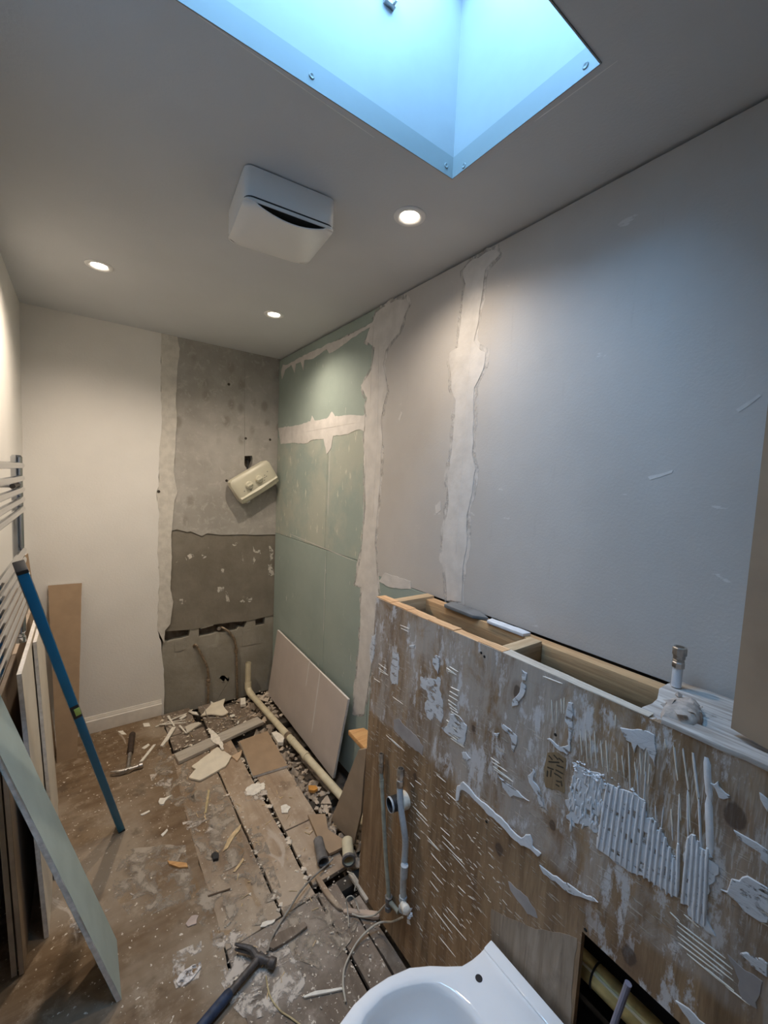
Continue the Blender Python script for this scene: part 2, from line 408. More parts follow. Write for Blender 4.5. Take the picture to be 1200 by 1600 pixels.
wall_left = struct(MB().b2((XL-.1, YF, -.12), (XL, YB+.1, H+.02)), 'wall_left', m_wall)
wall_front = struct(MB().b2((XL-.1, YF-.1, -.12), (XR+.1, YF, H+.02)), 'wall_front', m_wall)
wall_right = struct(MB().b2((1.166, YF, -.12), (1.25, YB+.1, H+.02)), 'wall_right', m_gap)
wall_back = struct(MB().b2((XL-.1, 2.965, -.12), (XR+.1, 3.06, H+.02)), 'wall_back', m_dirt)

# ceiling with the rooflight opening
X0, X1, Y0, Y1, ZT = -.20, .823, .476, .880, 2.87
def ringprism(x0, x1, y0, y1, i, z0, z1):
    a0, a1, b0, b1 = i
    r = lambda x0, x1, y0, y1, z: [V((x0, y0, z)), V((x1, y0, z)), V((x1, y1, z)), V((x0, y1, z))]
    vs = r(x0, x1, y0, y1, z0) + r(a0, a1, b0, b1, z0) + r(a0, a1, b0, b1, z1) + r(x0, x1, y0, y1, z1)
    fs = [[k*4+j, k*4+(j+1) % 4, ((k+1) % 4)*4+(j+1) % 4, ((k+1) % 4)*4+j] for k in range(4) for j in range(4)]
    return MB().add(vs, fs)
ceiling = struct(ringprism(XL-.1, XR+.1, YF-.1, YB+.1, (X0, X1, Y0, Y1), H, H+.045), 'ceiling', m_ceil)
ringprism(X0-.05, X1+.05, Y0-.05, Y1+.05, (X0, X1, Y0, Y1), H+.045, ZT).build('rooflight_well', m_well, ceiling)
trim1 = struct(ringprism(X0+.0005, X1-.0005, Y0+.0005, Y1-.0005, (X0+.003, X1-.003, Y0+.003, Y1-.003), H-.002, H+.052), 'trim_1', m_trim)
for (px, py, ax, v) in ((487, 119, 1, Y1-.003), (915, 103, 0, X1-.003), (725, 259, 0, X1-.003), (697, 259, 1, Y1-.003)):
    p = at(px, py, ax, v); n = V((0, -1, 0)) if ax == 1 else V((-1, 0, 0))
    MB().lathe(p-n*.001, n, [(.0065, 0), (.0065, .0018), (.005, .003), (.002, .0022), (.0, .0015)], 14).build('screw', m_trim, trim1)
win = struct(ringprism(X0-.05, X1+.05, Y0-.05, Y1+.05, (X0+.03, X1-.03, Y0+.03, Y1-.03), ZT, ZT+.05), 'window_1', m_white)
MB().b2((X0-.03, Y0-.03, ZT+.05), (X1+.03, Y1+.03, ZT+.056)).build('glass_pane', m_glass, win)
pl = bpy.data.lights.new('sky_portal', 'AREA'); pl.shape = 'RECTANGLE'; pl.size = X1-X0; pl.size_y = Y1-Y0; pl.cycles.is_portal = True
po = bpy.data.objects.new('sky_portal', pl); COL.objects.link(po); po.location = ((X0+X1)/2, (Y0+Y1)/2, ZT+.07)
# faint caulk line beside the opening
MB().ridge(at(310, 25, 2, H), at(585, 215, 2, H), .003, .0012, (0, 0, -1)).build('caulk_line', m_white, ceiling)
MB().ridge(at(835, 190, 2, H), at(965, 95, 2, H), .003, .0012, (0, 0, -1)).build('caulk_line', m_white, ceiling)
# little catch on the well wall
c = at(607, 0, 1, Y1)
ct = MB().box(c+V((0, -.006, .0)), (.030, .012, .034)).build('rooflight_catch', m_steel, bevel=.002)
tag(ct, 'small metal catch on the wall of the blue-lit rooflight shaft', 'catch')
MB().box(c+V((.008, -.016, -.004)), (.006, .012, .022)).build('catch_lever', m_steel, ct, bevel=.001)

# right wall: boards on battens, joints left open then roughly filled
def pboard(y0, y1, z0, z1, mat): return MB().b2((XR, y0, z0), (XR+.0125, y1, z1)).build('plasterboard', mat, wall_right, bevel=.0015, seg=1)
ZB = H-.009
pboard(1.640, 2.905, 1.845, ZB, m_green)
pboard(2.140, 2.905, 1.158, 1.842, m_greenf); pboard(1.640, 2.138, 1.158, 1.842, m_greenf)
pboard(2.115, 2.905, .0, 1.155, m_green); pboard(1.640, 2.113, .0, 1.155, m_green)
pboard(1.088, 1.637, 1.118, ZB, m_grey); pboard(YF, 1.085, 1.118, ZB, m_grey)
pboard(1.24, 1.637, .0, 1.116, m_green)
FS = -1
def onwall(pxs, th=.0016, seed=0, name='filler_strip', mat=None, amp=.003, step=.018):
    if name == 'filler_strip':
        p = [rw(a, b) for a, b in pxs]; cy = sum(v.y for v in p)/len(p); cz = sum(v.z for v in p)/len(p); nn = len(p); o = []
        for i in range(nn):
            a, b = p[i-1], p[(i+1) % nn]; t = (b-a); t.normalize(); o.append(p[i]+V((0, t.z, -t.y))*.016*FS)
        q = jag(o, .02, .006, seed+50)
        MB().prism([v+V((.0003, 0, 0)) for v in q], (-.0009, 0, 0)).build('thin_filler', m_fillthin, wall_right)
    p = jag([rw(a, b) for a, b in pxs], step, amp, seed)
    return MB().prism([q+V((.0006, 0, 0)) for q in p], (-th-.0006, 0, 0)).build(name, mat or m_filler, wall_right)
onwall(zm([(578, 150), (548, 225), (527, 285), (572, 318), (558, 420), (520, 490), (512, 510), (535, 560), (528, 600), (533, 650), (522, 700), (522, 900), (527, 1100), (515, 1200), (508, 1300), (490, 1400), (476, 1455), (508, 1470), (500, 1700), (485, 1900), (470, 2080), (520, 2080), (560, 1800), (585, 1600), (590, 1500), (582, 1400), (572, 1250), (590, 1050), (600, 900), (608, 780), (603, 660), (612, 600), (632, 530), (612, 400), (625, 330), (650, 290), (690, 240), (712, 170), (738, 110), (722, 82), (680, 88), (635, 110)], 400, 440, 3.077), seed=2)
onwall(zm([(108, 705), (200, 690), (262, 672), (270, 645), (282, 668), (345, 655), (365, 625), (380, 648), (440, 642), (526, 640), (524, 722), (490, 712), (440, 735), (372, 742), (362, 800), (340, 830), (325, 755), (262, 765), (245, 778), (180, 775), (120, 782)], 400, 440, 3.077), seed=3)
onwall(zm([(150, 105), (118, 145), (130, 200), (112, 330), (97, 470), (62, 492), (68, 640), (88, 690), (72, 900), (52, 1050), (58, 1120), (36, 1250), (28, 1370), (46, 1400), (52, 1540), (112, 1545), (118, 1400), (132, 1330), (135, 1180), (160, 1060), (172, 985), (158, 900), (165, 760), (166, 640), (205, 560), (215, 490), (180, 470), (166, 440), (200, 240), (214, 140), (238, 110), (276, 72), (262, 55), (215, 68), (185, 90)], 680, 370, 2.71), seed=4, th=.002)
for i, q in enumerate(([(150, 400), (235, 352), (330, 308), (445, 262), (560, 196), (556, 215), (500, 246), (425, 300), (390, 325), (352, 345), (340, 325), (270, 372), (232, 378), (228, 430), (215, 385), (192, 395), (186, 440), (170, 400), (140, 425), (125, 470), (122, 430), (130, 400)],
        [(505, 500), (548, 440), (552, 520), (530, 555)], [(620, 1400), (690, 1425), (742, 1440), (746, 1478), (700, 1478), (640, 1468), (590, 1440)])):
    onwall(zm(q, 400, 440, 3.077), seed=10+i, th=.0014)
# trowel lines in the filler
mbt = MB()
for a, b in (((745, 402), (708, 932)), ((584, 500), (578, 640)), ((573, 680), (566, 860)), ((440, 681), (568, 658)), ((592, 520), (590, 700)), ((588, 700), (582, 820))):
    mbt.ridge(rw(*a, XR-.0012), rw(*b, XR-.0012), .004, .002, (-1, 0, 0))
mbt.build('trowel_line', m_filler, wall_right, 'stuff')
# paper edge line of the lower joint and vertical joint smears
for a, b, w in (((448, 832), (562, 880), .004), ((516, 690), (512, 812), .006), ((509, 862), (505, 1000), .004)):
    MB().ridge(rw(*a), rw(*b), w, .0012, (-1, 0, 0), .3).build('joint_bead', m_filler, wall_right)
for i, q in enumerate(([(1150, 640), (1165, 630), (1185, 616), (1190, 618), (1170, 634), (1154, 644)], [(1012, 745), (1040, 738), (1052, 734), (1050, 739), (1016, 750)],
        [(680, 790), (688, 783), (689, 797), (681, 803)], [(622, 655), (627, 643), (629, 646), (625, 658)])):
    onwall(q, .0008, 20+i, 'scuff', m_filler, .001, .01)

# back wall: painted skim, bare strip, cement render, dark mortar, old cement with the broken slot
def onback(pts, yf, name, mat, yb=2.965, seed=0, amp=.0025, step=.018, label=None):
    p = [bk(a, b, yf) for a, b in pts]
    ok = lambda a, b: (a.z > H-.02 and b.z > H-.02) or (a.x > XR-.02 and b.x > XR-.02) or (a.z < .02 and b.z < .02) or (a.x < XL+.02 and b.x < XL+.02)
    q = jag(p, step, amp, seed, ok) if amp else p
    return MB().prism(q, (0, yb-yf, 0)).build(name, mat, wall_back, label=label)
zA = lambda pts: zm(pts, 230, 500, 4); zB = lambda pts: zm(pts, 240, 800, 5.714); zC = lambda pts: zm(pts, 240, 960, 6)
def W2(pts, yf): return pts
def poly_back(P, *a, **k): return onback(P, *a, **k)
def topx(x): # pixel on the ceiling line at a given pixel x
    return (x, 478+(x-32)*.2044-4)
def px_of(p):
    d = V(p)-V((0, 0, HC)); return (600+FPX*d.dot(RT)/d.dot(FWD), 800+FPX*d.dot(DN)/d.dot(FWD))
bot = lambda x: px_of((x, 2.9, -.03))
edge_skim = [(252, 525), (251, 600), (253, 660), (249, 700), (248, 760), (244, 770), (249, 800), (246, 860), (249, 900), (246, 985), (252, 1005), (256, 1050), (257, 1085)]
skim = [px_of((XL-.05, 2.9, -.03)), px_of((XL-.05, 2.9, 2.41)), topx(252)] + edge_skim + [bot(.415)]
poly_back(skim, 2.900, 'plaster_skim', m_wall, seed=1, amp=.002)
edge_strip = zA([(192, 130), (205, 180), (190, 290), (180, 480), (185, 600), (175, 800), (166, 950), (190, 1070), (168, 1150), (156, 1310)]) + zB([(158, 200), (165, 400), (155, 560), (150, 680), (176, 800), (160, 914)]) + [(266, 975), (258, 985)]
poly_back([topx(251)] + [topx(277)] + edge_strip + [(257, 1005), (246, 985)] + edge_skim[:9][::-1], 2.9032, 'bare_strip', m_strip, seed=2, amp=.0018)
rb = zB([(160, 168), (210, 155), (300, 180), (330, 172), (430, 215), (480, 190), (600, 205), (800, 200), (900, 205), (1090, 200)])
hole = zm([(480, 300), (590, 296), (602, 340), (590, 420), (560, 470), (505, 470), (478, 430)], 330, 680, 9.23)
rr = [topx(268), topx(446)] + [(440, 700)] + [(437, 834)] + rb[::-1] + [(264, 760), (266, 640)]
# the render keeps the cable hole behind the shower unit: keyhole polygon
hx = hole + [hole[0]]
k0 = (382, topx(382)[1]); k1 = (382.4, topx(382.4)[1])
rr = [topx(268), k0] + [hole[0]] + hole[1:][::-1] + [(hole[0][0]+.4, hole[0][1])] + [k1, topx(446)] + rr[2:]
poly_back(rr, 2.9085, 'cement_render', m_render, seed=3, amp=0)
sl = zC([(85, 162), (330, 143), (440, 128), (560, 96), (700, 78), (880, 62), (1100, 12), (1130, 10)])
poly_back([(x, y-2) for x, y in rb] + [(437, 834)] + sl[::-1] + [(262, 940), (262, 860)], 2.9150, 'mortar_patch', m_mortar, seed=4, amp=.0015)
dh = zC([(610, 600), (640, 572), (690, 575), (722, 600), (700, 632), (650, 645), (612, 630)])
lo = zC([(88, 245), (130, 262), (190, 240), (250, 232), (330, 208), (342, 140), (424, 132), (424, 212), (540, 190), (600, 170), (650, 176), (712, 160), (780, 150), (800, 118), (850, 126), (876, 60), (955, 46), (955, 108), (1040, 96), (1046, 20), (1130, 8)]) + [bot(XR+.03)]
kx = 350.0; lo += [px_of((.735, 2.9, -.03))] + [dh[4]] + dh[5:] + dh[:4] + [(dh[4][0]-.4, dh[4][1])] + [px_of((.732, 2.9, -.03))] + [bot(.36)]
poly_back(lo, 2.9195, 'old_cement', m_cement, seed=5, amp=0)
# straightened chases and smears in the old cement
for q in (zC([(195, 250), (300, 235), (300, 320), (250, 345), (195, 350)]), zC([(835, 150), (950, 135), (1000, 270), (830, 300)])):
    onback(q, 2.9165, 'cement_dab', m_cement, 2.93, 6, .002, .01)
MB().tube([bk(*p, 2.922) for p in zC([(440, 130), (560, 98)])], .005, 6).build('white_bead', m_chip, wall_back)
m_remn = broken('worn_plaster', (.60, .565, .50), 40, .40, .50, None)
# white plaster remnants on the mortar
for i, q in enumerate((zB([(280, 405), (330, 372), (375, 392), (320, 420), (295, 435)]), zB([(430, 380), (445, 362), (472, 400), (440, 418)]), zB([(570, 672), (630, 668), (620, 715), (575, 718)]),
        zB([(642, 705), (660, 720), (682, 800), (650, 800)]), zB([(885, 300), (905, 335), (950, 340), (955, 375), (920, 365), (890, 350)]), zB([(875, 460), (895, 400), (912, 425), (890, 470)]),
        zB([(770, 800), (800, 775), (818, 800), (790, 812)]), zB([(835, 785), (880, 765), (875, 800), (850, 805)]), zB([(1020, 470), (1050, 470), (1080, 560), (1030, 575)]), zB([(1030, 290), (1070, 350), (1065, 420), (1045, 420)]),
        zB([(232, 780), (260, 775), (262, 820), (236, 822)]), zB([(600, 505), (630, 510), (625, 545), (605, 540)]), zB([(705, 285), (750, 275), (735, 308), (710, 300)]))):
    onback(q, 2.9136, 'plaster_remnant', m_remn, 2.917, 30+i, .002, .006)

# skirting on the painted part
prof = [(0, 0), (0, .098), (.004, .098), (.006, .090), (.009, .086), (.0105, .078), (.0145, .074), (.0155, .068), (.0155, 0)]
mb = MB(); xs = [XL, .404]
mb.loft([[V((x, YB-a, z+.002)) for a, z in prof] for x in xs])
struct(mb, 'baseboard_back', m_skirt)

# ================================================================== CEILING FITTINGS
def downlight(x, y, label, energy):
    t = thing('downlight', label, 'ceiling light', (x, y, H), 'recessed ceiling downlights')
    o = (x, y, H); d = (0, 0, -1)
    MB().lathe(o, d, [(.050, -.0005), (.050, .002), (.047, .0045), (.040, .0055), (.034, .0045), (.029, .001), (.029, .0002)], 32, False).build('bezel', m_white, t)
    MB().lathe(o, d, [(.0288, .0006), (.024, .0022), (.0, .0024)], 28).build('lens', m_lens, t)
    l = bpy.data.lights.new('lamp', 'SPOT'); l.energy = energy; l.color = LAMP_COL; l.shadow_soft_size = .028
    l.spot_size = math.radians(150); l.spot_blend = 1.0
    lo = bpy.data.objects.new('lamp', l); COL.objects.link(lo); lo.parent = t; lo.location = (0, 0, -.012)
    return t
downlight(.066, 2.143, 'glowing downlight on the left of the ceiling, above the leaning boards', 27)
downlight(.836, 1.078, 'white-rimmed downlight between the extractor fan and the grey plasterboard wall', 13)
downlight(.807, 2.139, 'small glowing downlight nearest the green board corner', 20)

fa = V((.355, 1.178, H)); u = V((.264, -.026, 0)).normalized(); w = V((-u.y, u.x, 0)); FW, FD = .266, .262
fan = thing('extractor_fan', 'white boxy extractor fan on the ceiling with a curved front cover', 'fan', (.5, 1.29, H))
def rrect(z, ins, r=.03, n=5, sag=0):
    pts = []
    for cx, cy, a0 in ((FW-ins-r, FD-ins-r, 0), (ins+r, FD-ins-r, 90), (ins+r, ins+r, 180), (FW-ins-r, ins+r, 270)):
        for k in range(n+1):
            a = math.radians(a0+90*k/n); x = cx+r*math.cos(a); y = cy+r*math.sin(a)
            pts.append(fa+u*x+w*y+V((0, 0, z-H)))
    return pts
MB().loft([rrect(H-.004, .008), rrect(H-.0005, .008)]).build('base_gasket', m_black, fan)
MB().loft([rrect(H-.004, .002, .022), rrect(H-.070, .002, .024), rrect(H-.079, .006, .024), rrect(H-.079, .016, .022), rrect(H-.060, .018, .022)], (True, True)).build('housing', m_plastic, fan)
MB().loft([rrect(H-.0775, .005, .022), rrect(H-.0840, .005, .022)]).build('seam', m_black, fan)  # black ring: the shade of the slot above the cover is in its colour
# cover: side walls flush with the housing, a bowed front that hangs clear of the edge facing the room
def wall_pt(a, b, z): return fa+u*a+w*b+V((0, 0, z-H))
nx, ny = 16, 12; lower = []; upper = []
for j in range(ny+1):
    for i in range(nx+1):
        a, b = i/nx, j/ny
        rnd = .006*max(0, (abs(2*a-1)-.80)/.20)**2.2
        zt = -.094-.024*(1-(2*a-1)**2)*(1-b)**1.1+rnd + (.006*((b-.8)/.2)**2 if b > .8 else 0)
        yy = (FD-.004)*b; e_ = min(yy, FD-.004-yy); hw = FW/2-.002
        if e_ < .022: hw = hw-.022+math.sqrt(max(0, .022**2-(.022-e_)**2))
        lower.append(fa+u*(FW/2+hw*(2*a-1))+w*(.002+yy)+V((0, 0, zt))); upper.append(lower[-1]+V((0, 0, .003)))
N_ = (nx+1)*(ny+1); g = lambda i, j: j*(nx+1)+i
fs = []
for j in range(ny):
    for i in range(nx):
        q = [g(i, j), g(i+1, j), g(i+1, j+1), g(i, j+1)]; fs.append(q); fs.append([k+N_ for k in q[::-1]])
per = [g(i, 0) for i in range(nx+1)] + [g(nx, j) for j in range(1, ny+1)] + [g(i, ny) for i in range(nx-1, -1, -1)] + [g(0, j) for j in range(ny-1, 0, -1)]
for k in range(len(per)): a, b = per[k], per[(k+1) % len(per)]; fs.append([a, b, b+N_, a+N_])
cover = MB().add(lower+upper, fs).build('front_cover', m_plastic, fan, sharp=50)
mb = MB(); rim = rrect(H-.0838, .002, .022); n_ = len(rim); low = []
for p in rim:
    q = p-fa; a = (q.dot(u)-.002)/(FW-.004); b = min(1, max(0, (q.dot(w)-.002)/(FD-.004)))
    rnd = .006*max(0, (abs(2*a-1)-.80)/.20)**2.2
    zt = -.0935 if b < .12 else -.0925-.024*(1-(2*a-1)**2)*(1-b)**1.1+rnd+(.006*((b-.8)/.2)**2 if b > .8 else 0)
    if b < .12: zt = max(-.0935, -.0925+rnd)
    low.append(V((p.x, p.y, H+min(zt, -.0852))))
cen_ = fa+u*FW/2+w*FD/2; ins = lambda L_: [p+(V((cen_.x, cen_.y, p.z))-p).normalized()*.004 for p in L_]
mb.loft([ins(rim), rim, low, ins(low)], (False, False)).build('cover_rim', m_plastic, fan, sharp=50)
MB().prism([wall_pt(a, b, H-.080) for a, b in ((.02, .012), (FW-.02, .012), (FW-.012, FD-.02), (.012, FD-.02))], (0, 0, -.008)).build('grille_core', m_gap, fan)
mark = fa+u*(FW*.90)+w*(FD*.36)+V((0, 0, -.0965))
MB().box(mark, (.004, .018, .002), Matrix((u, w, (0, 0, 1))).transposed()).build('release_slot', m_shim, fan)

# ================================================================== SHOWER UNIT, hanging askew
cen = (bk(356, 762, 2.85)+bk(437, 744, 2.85)+bk(415, 715, 2.85)+bk(374, 791, 2.85))/4
ang = math.radians(33); ex = V((math.cos(ang), 0, math.sin(ang))); ez = V((-math.sin(ang), 0, math.cos(ang))); ey = V((0, -1, 0))
su = thing('shower_unit', 'cream electric shower control box hanging tilted on the grey back wall', 'shower', tuple(cen))
SL, SHt, SD = .315, .185, .085; o0 = cen+V((0, .0, 0)); yb0 = 2.885
def sring(d, ins, cut=.028):
    a, b = SL/2-ins, SHt/2-ins; pts = []
    for sx, sz, k in ((1, 1, cut), (-1, 1, cut), (-1, -1, cut), (1, -1, cut*1.2)):
        seq = [(0, k), (.29*k, .29*k), (k, 0)]
        seq = [(p, q) for p, q in seq]
        if (sx*sz) > 0: seq = seq
        cand = [(a-p, b-q) for p, q in seq]
        if sx*sz < 0: cand = cand[::-1]
        pts += [V((cen.x, yb0-d, cen.z)) + ex*(sx*x) + ez*(sz*z) for x, z in cand]
    return pts
MB().loft([sring(0, .004), sring(.05, .0), sring(.070, .004), sring(.080, .014), sring(.084, .03)]).build('casing', m_cr := plain('cream_plastic', (.60, .57, .45), .35, .03, 10), su)
P = lambda x, z, d: V((cen.x, yb0-d, cen.z))+ex*x+ez*z
mb = MB(); mb.loft([[P(-SL/2+.012, -.035, .078), P(-SL/2+.012, -.052, .089), P(-SL/2+.012, -SHt/2+.012, .074)], [P(0, -.040, .084), P(0, -.055, .097), P(0, -SHt/2+.008, .077)], [P(SL/2-.012, -.035, .078), P(SL/2-.012, -.050, .089), P(SL/2-.012, -SHt/2+.012, .074)]])
mb.build('lower_lip', m_cr, su)
for kx, lab in ((-.052, None), (.026, None)):
    MB().lathe(P(kx, .006, .083), ey, [(.027, 0), (.026, .004), (.024, .016), (.021, .019), (.0, .020)], 22).build('control_knob', m_cr, su)
    MB().box(P(kx, .006, .105), (.040, .012, .012), Matrix((ex, ey, ez)).transposed()).build('knob_grip', m_cr, su, bevel=.003)
mb = MB()
for a, b in ((.105, .02), (.075, .008), (.066, -.006), (.082, -.004), (-.10, -.012), (-.058, -.028), (.056, -.02)):
    mb.box(P(a, b, .0845), (.008, .003, .004), Matrix((ex, ey, ez)).transposed())
mb.build('printed_marks', m_shim, su, 'stuff')
MB().box(P(-SL/2+.05, -SHt/2-.002, .04), (.026, .03, .012), Matrix((ex, ey, ez)).transposed()).build('outlet_spigot', m_plastic, su, bevel=.003)
hc_ = bk(387, 720, 2.93)
MB().tube(smooth_path([hc_+V((0, .02, .01)), hc_+V((.0, -.01, -.02)), P(-.01, .06, .005)], 5), .006, 8).build('supply_cable', m_black, su)
mb = MB()
for q in ((357.5, 600.5), (384, 685), (422, 687), (354, 751), (248, 768)):
    mb.lathe(bk(*q, 2.9078 if q[0] > 260 else 2.9), (0, -1, 0), [(.009, 0), (.007, .0016), (.002, .0004)], 9)
mb.build('screw_hole', m_gap, wall_back, 'stuff')

# ================================================================== PIPES AT THE BACK WALL
t = thing('copper_pipe', 'dull supply pipe curving down the wall left of the drain hole', 'pipe', tuple(bk(322, 1090, 2.9)))
p1 = [bk(*q, y) for q, y in zip(zC([(372, 300), (400, 288), (450, 380), (498, 480), (514, 580), (513, 700), (512, 800), (512, 850)]), (2.925, 2.905, 2.895, 2.892, 2.892, 2.892, 2.89, 2.89))]
MB().tube(smooth_path(p1, 5), .0078, 10).build('tube', m_copper, t)
MB().lathe(p1[4]+V((0, 0, -.018)), (0, 0, -1), [(.008, 0), (.014, .002), (.014, .016), (.010, .018), (.010, .03), (.014, .032), (.014, .046), (.008, .048)], 8).build('compression_nut', m_copper, t)
t = thing('copper_pipe', 'dull supply pipe dropping from the broken slot beside the cream waste pipe', 'pipe', tuple(bk(371, 1090, 2.9)))
p2 = [bk(*q, y) for q, y in zip(zC([(600, 118), (640, 122), (710, 165), (758, 235), (775, 330), (780, 480), (783, 650), (786, 790)]), (2.955, 2.93, 2.905, 2.898, 2.896, 2.896, 2.894, 2.89))]
MB().tube(smooth_path(p2, 5), .0078, 10).build('tube', m_copper, t)
MB().lathe(p2[4]+V((0, 0, .01)), (0, 0, -1), [(.008, 0), (.0125, .001), (.0125, .03), (.008, .031)], 8).build('sleeve', m_copper, t)
MB().lathe(p2[0]+V((0, -.02, 0)), (0, -1, 0), [(.013, 0), (.013, .018), (.006, .02)], 8).build('compression_nut', m_steel, t)

t = thing('waste_pipe', 'long cream plastic waste pipe with an upright end running along the floor', 'pipe', (1.0, 2.2, .0))
A = [V((.945, 2.845, .243)), V((.945, 2.845, .10)), V((.944, 2.840, .06)), V((.947, 2.815, .038)), V((.952, 2.76, .031)), V((.986, 2.13, .030)), V((1.011, 1.62, .030)), V((1.024, 1.36, .029))]
MB().tube(A, .0195, 18, False).tube([A[0]+V((0, 0, .0)), A[0]-V((0, 0, .06))], .0165, 18, False).build('tube', m_pvc, t)
MB().tube(A[1:6][:1]+A[2:5], .0225, 18).build('elbow', m_pvc, t)
dv = (A[6]-A[5]).normalized()
for px, py, r in ((452, 1150, .0245), (459, 1157, .0215), (480, 1180, .023)):
    q = at(px, py, 2, .030); q = A[5]+dv*((q-A[5]).dot(dv))
    MB().tube([q-dv*.012, q+dv*.012], r, 18).build('coupling', m_copper if r > .024 else m_pvc, t)
q = at(452, 1150, 2, .03); q = A[5]+dv*((q-A[5]).dot(dv)); MB().box(q+V((-.002, 0, -.028)), (.03, .014, .06)).build('pipe_clip', m_copper, t, bevel=.003)

# ================================================================== TOWEL RADIATOR on the left wall
rx = -.185; ry = 1.95
t = thing('towel_radiator', 'chrome ladder towel radiator on the left wall', 'radiator', (rx, 1.65, .93))
for y in (ry, 1.12):
    MB().tube([(rx, y, .965), (rx, y, .97), (rx, y, 1.60), (rx, y, 1.607)], [.013, .0165, .0165, .012], 16).build('rail', m_chrome, t)
zs = []
for py in (727, 746, 763, 778, 793, 858, 873, 888, 904, 919, 935, 951): zs.append(at(30, py, 0, rx).z)
for z in zs:
    z = HC+(z-HC)*1.0
    MB().tube(smooth_path([(rx+.006, ry-.004, z), (rx+.014, ry-.04, z), (rx+.015, 1.54, z), (rx+.014, 1.17, z), (rx+.006, 1.124, z)], 3), .0105, 10).build('bar', m_chrome, t)
for y in (ry, 1.12):
    for z in (1.50, 1.03):
        MB().tube([(rx-.01, y, z), (XL, y, z)], .009, 10).build('wall_bracket', m_chrome, t)
    MB().lathe((rx, y, .965), (0, 0, -1), [(.012, 0), (.012, .012), (.016, .014), (.016, .034), (.008, .036)], 10).build('valve', m_chrome, t)
mb = MB().tube([(rx+.004, ry-.020, zs[2]+.016), (rx+.004, ry-.16, zs[2]+.016)], .008, 12)
mb.build('shelf_clip', m_dsteel, t)

# ================================================================== BOARDS LEANING ON THE LEFT
def sheet(name, label, cat, q, th, mface, medge, group=None, mback=None, seed=0, amp=.0012):
    "a rectangular board from four corners (bottom near, bottom far, top far, top near); thickness goes behind the face"
    q = [V(p) for p in q]; pn = (q[1]-q[0]).cross(q[2]-q[0]).normalized(); q[3] = q[3]-pn*(q[3]-q[0]).dot(pn); n = (q[1]-q[0]).cross(q[3]-q[0]).normalized()
    if n.x < 0 and abs(n.x) > .3 or (abs(n.x) <= .3 and n.y > 0): n = -n
    base = (q[0]+q[1])/2; t = thing(name, label, cat, tuple(base), group)
    core = [p.lerp(sum(q, V((0, 0, 0)))/4, .0015) for p in q]
    MB().prism([p-n*.0006 for p in jag(core, .03, amp, seed)], -n*(th-.0012)).build('gypsum_core', medge, t)
    MB().prism(jag(q, .05, amp*.6, seed+1), -n*.0006).build('face_paper', mface, t)
    MB().prism([p-n*(th-.0006) for p in jag(q, .05, amp*.6, seed+2)], -n*.0006).build('back_paper', mback or mface, t)
    return t, n
m_tcore = plain('tan_wrapped_edge', (.44, .36, .29), .9, .1, 20)
G = 'plasterboard offcuts leaning on the left wall'
sheet('plasterboard_sheet', 'pair-thick brown-backed plasterboard sheet closest to the left wall with a pale top edge', 'board',
      [(-.158, 1.566, 0), (-.158, 2.60, 0), (-.198, 2.63, .89), (-.198, 1.60, .89)], .0125, m_brownp, m_tcore, G, seed=1)
sheet('plasterboard_sheet', 'thin plasterboard sheet hidden behind the brown-backed one on the left', 'board',
      [(-.176, 1.572, 0), (-.176, 2.3, 0), (-.216, 2.32, .885), (-.216, 1.61, .885)], .0125, m_cream, m_tcore, G, seed=5)
sheet('plasterboard_sheet', 'cream plasterboard sheet standing in the middle of the left stack, blue-grey near edge', 'board',
      [(-.103, 1.654, 0), (-.103, 2.36, 0), (-.157, 2.42, .925), (-.157, 1.66, .925)], .0125, m_cream, m_core, G, seed=9)
sheet('plasterboard_sheet', 'narrow cream plasterboard strip in front of the cream sheet, behind the blue level', 'board',
      [(-.0885, 1.889, 0), (-.0885, 2.14, 0), (-.1415, 2.12, .92), (-.1415, 1.96, .92)], .011, m_cream, m_core, G, seed=13)
sheet('plasterboard_strip', 'pale green plasterboard strip leaning across the lower left corner of the room', 'board',
      [(.082, 1.326, 0), (.081, 1.520, 0), (-.198, 1.512, .965), (-.198, 1.318, .965)], .0125, m_green2, m_core, G, seed=17, amp=.003)
P0 = fl(121, 1184); P1 = fl(89, 1190); P1.y = P0.y; T0 = bk(128, 911, 2.880); T1 = bk(75, 915, 2.880)
sheet('plasterboard_strip', 'tall tan plasterboard strip leaning against the white back wall', 'board', [P1, P0, T0, T1], .0125, m_tan, m_core, G, seed=21)
sheet('plasterboard_strip', 'slim tan strip just showing behind the radiator post and the blue level', 'board',
      [(-.135, 2.715, 0), (-.130, 2.86, 0), (-.232, 2.84, 1.11), (-.236, 2.70, 1.12)], .010, m_tan, m_core, G, seed=25)

# spirit level
b0 = V((.123, 2.024, .006)); b1 = at(31, 884, 0, -.134); ax = (b1-b0).normalized(); L = (b1-b0).length
vd = ((b0+b1)/2-V((0, 0, HC))).normalized(); wd = ax.cross(vd).normalized(); nd = wd.cross(ax).normalized()
if nd.dot(vd) > 0: nd = -nd
R3 = Matrix((wd, nd, ax)).transposed(); Wl, Dl = .024, .050
t = thing('spirit_level', 'long blue spirit level propped between the floor and the towel radiator', 'level', tuple(b0))
lv = lambda a, d=0, s=0: b0+ax*a+nd*d+wd*s
MB().box(lv(L/2), (Wl, Dl, L-.024), R3).build('body', m_blue, t, bevel=.003)
for a in (.006, L-.006): MB().box(lv(a), (Wl+.002, Dl+.002, .012), R3).build('end_cap', m_black, t, bevel=.002)
def lf(px, py): # distance along the level under a pixel
    d = ray(px, py); n2 = ax.cross(d).cross(d); 
    return (V((0, 0, HC))-b0).dot(n2)/ax.dot(n2)
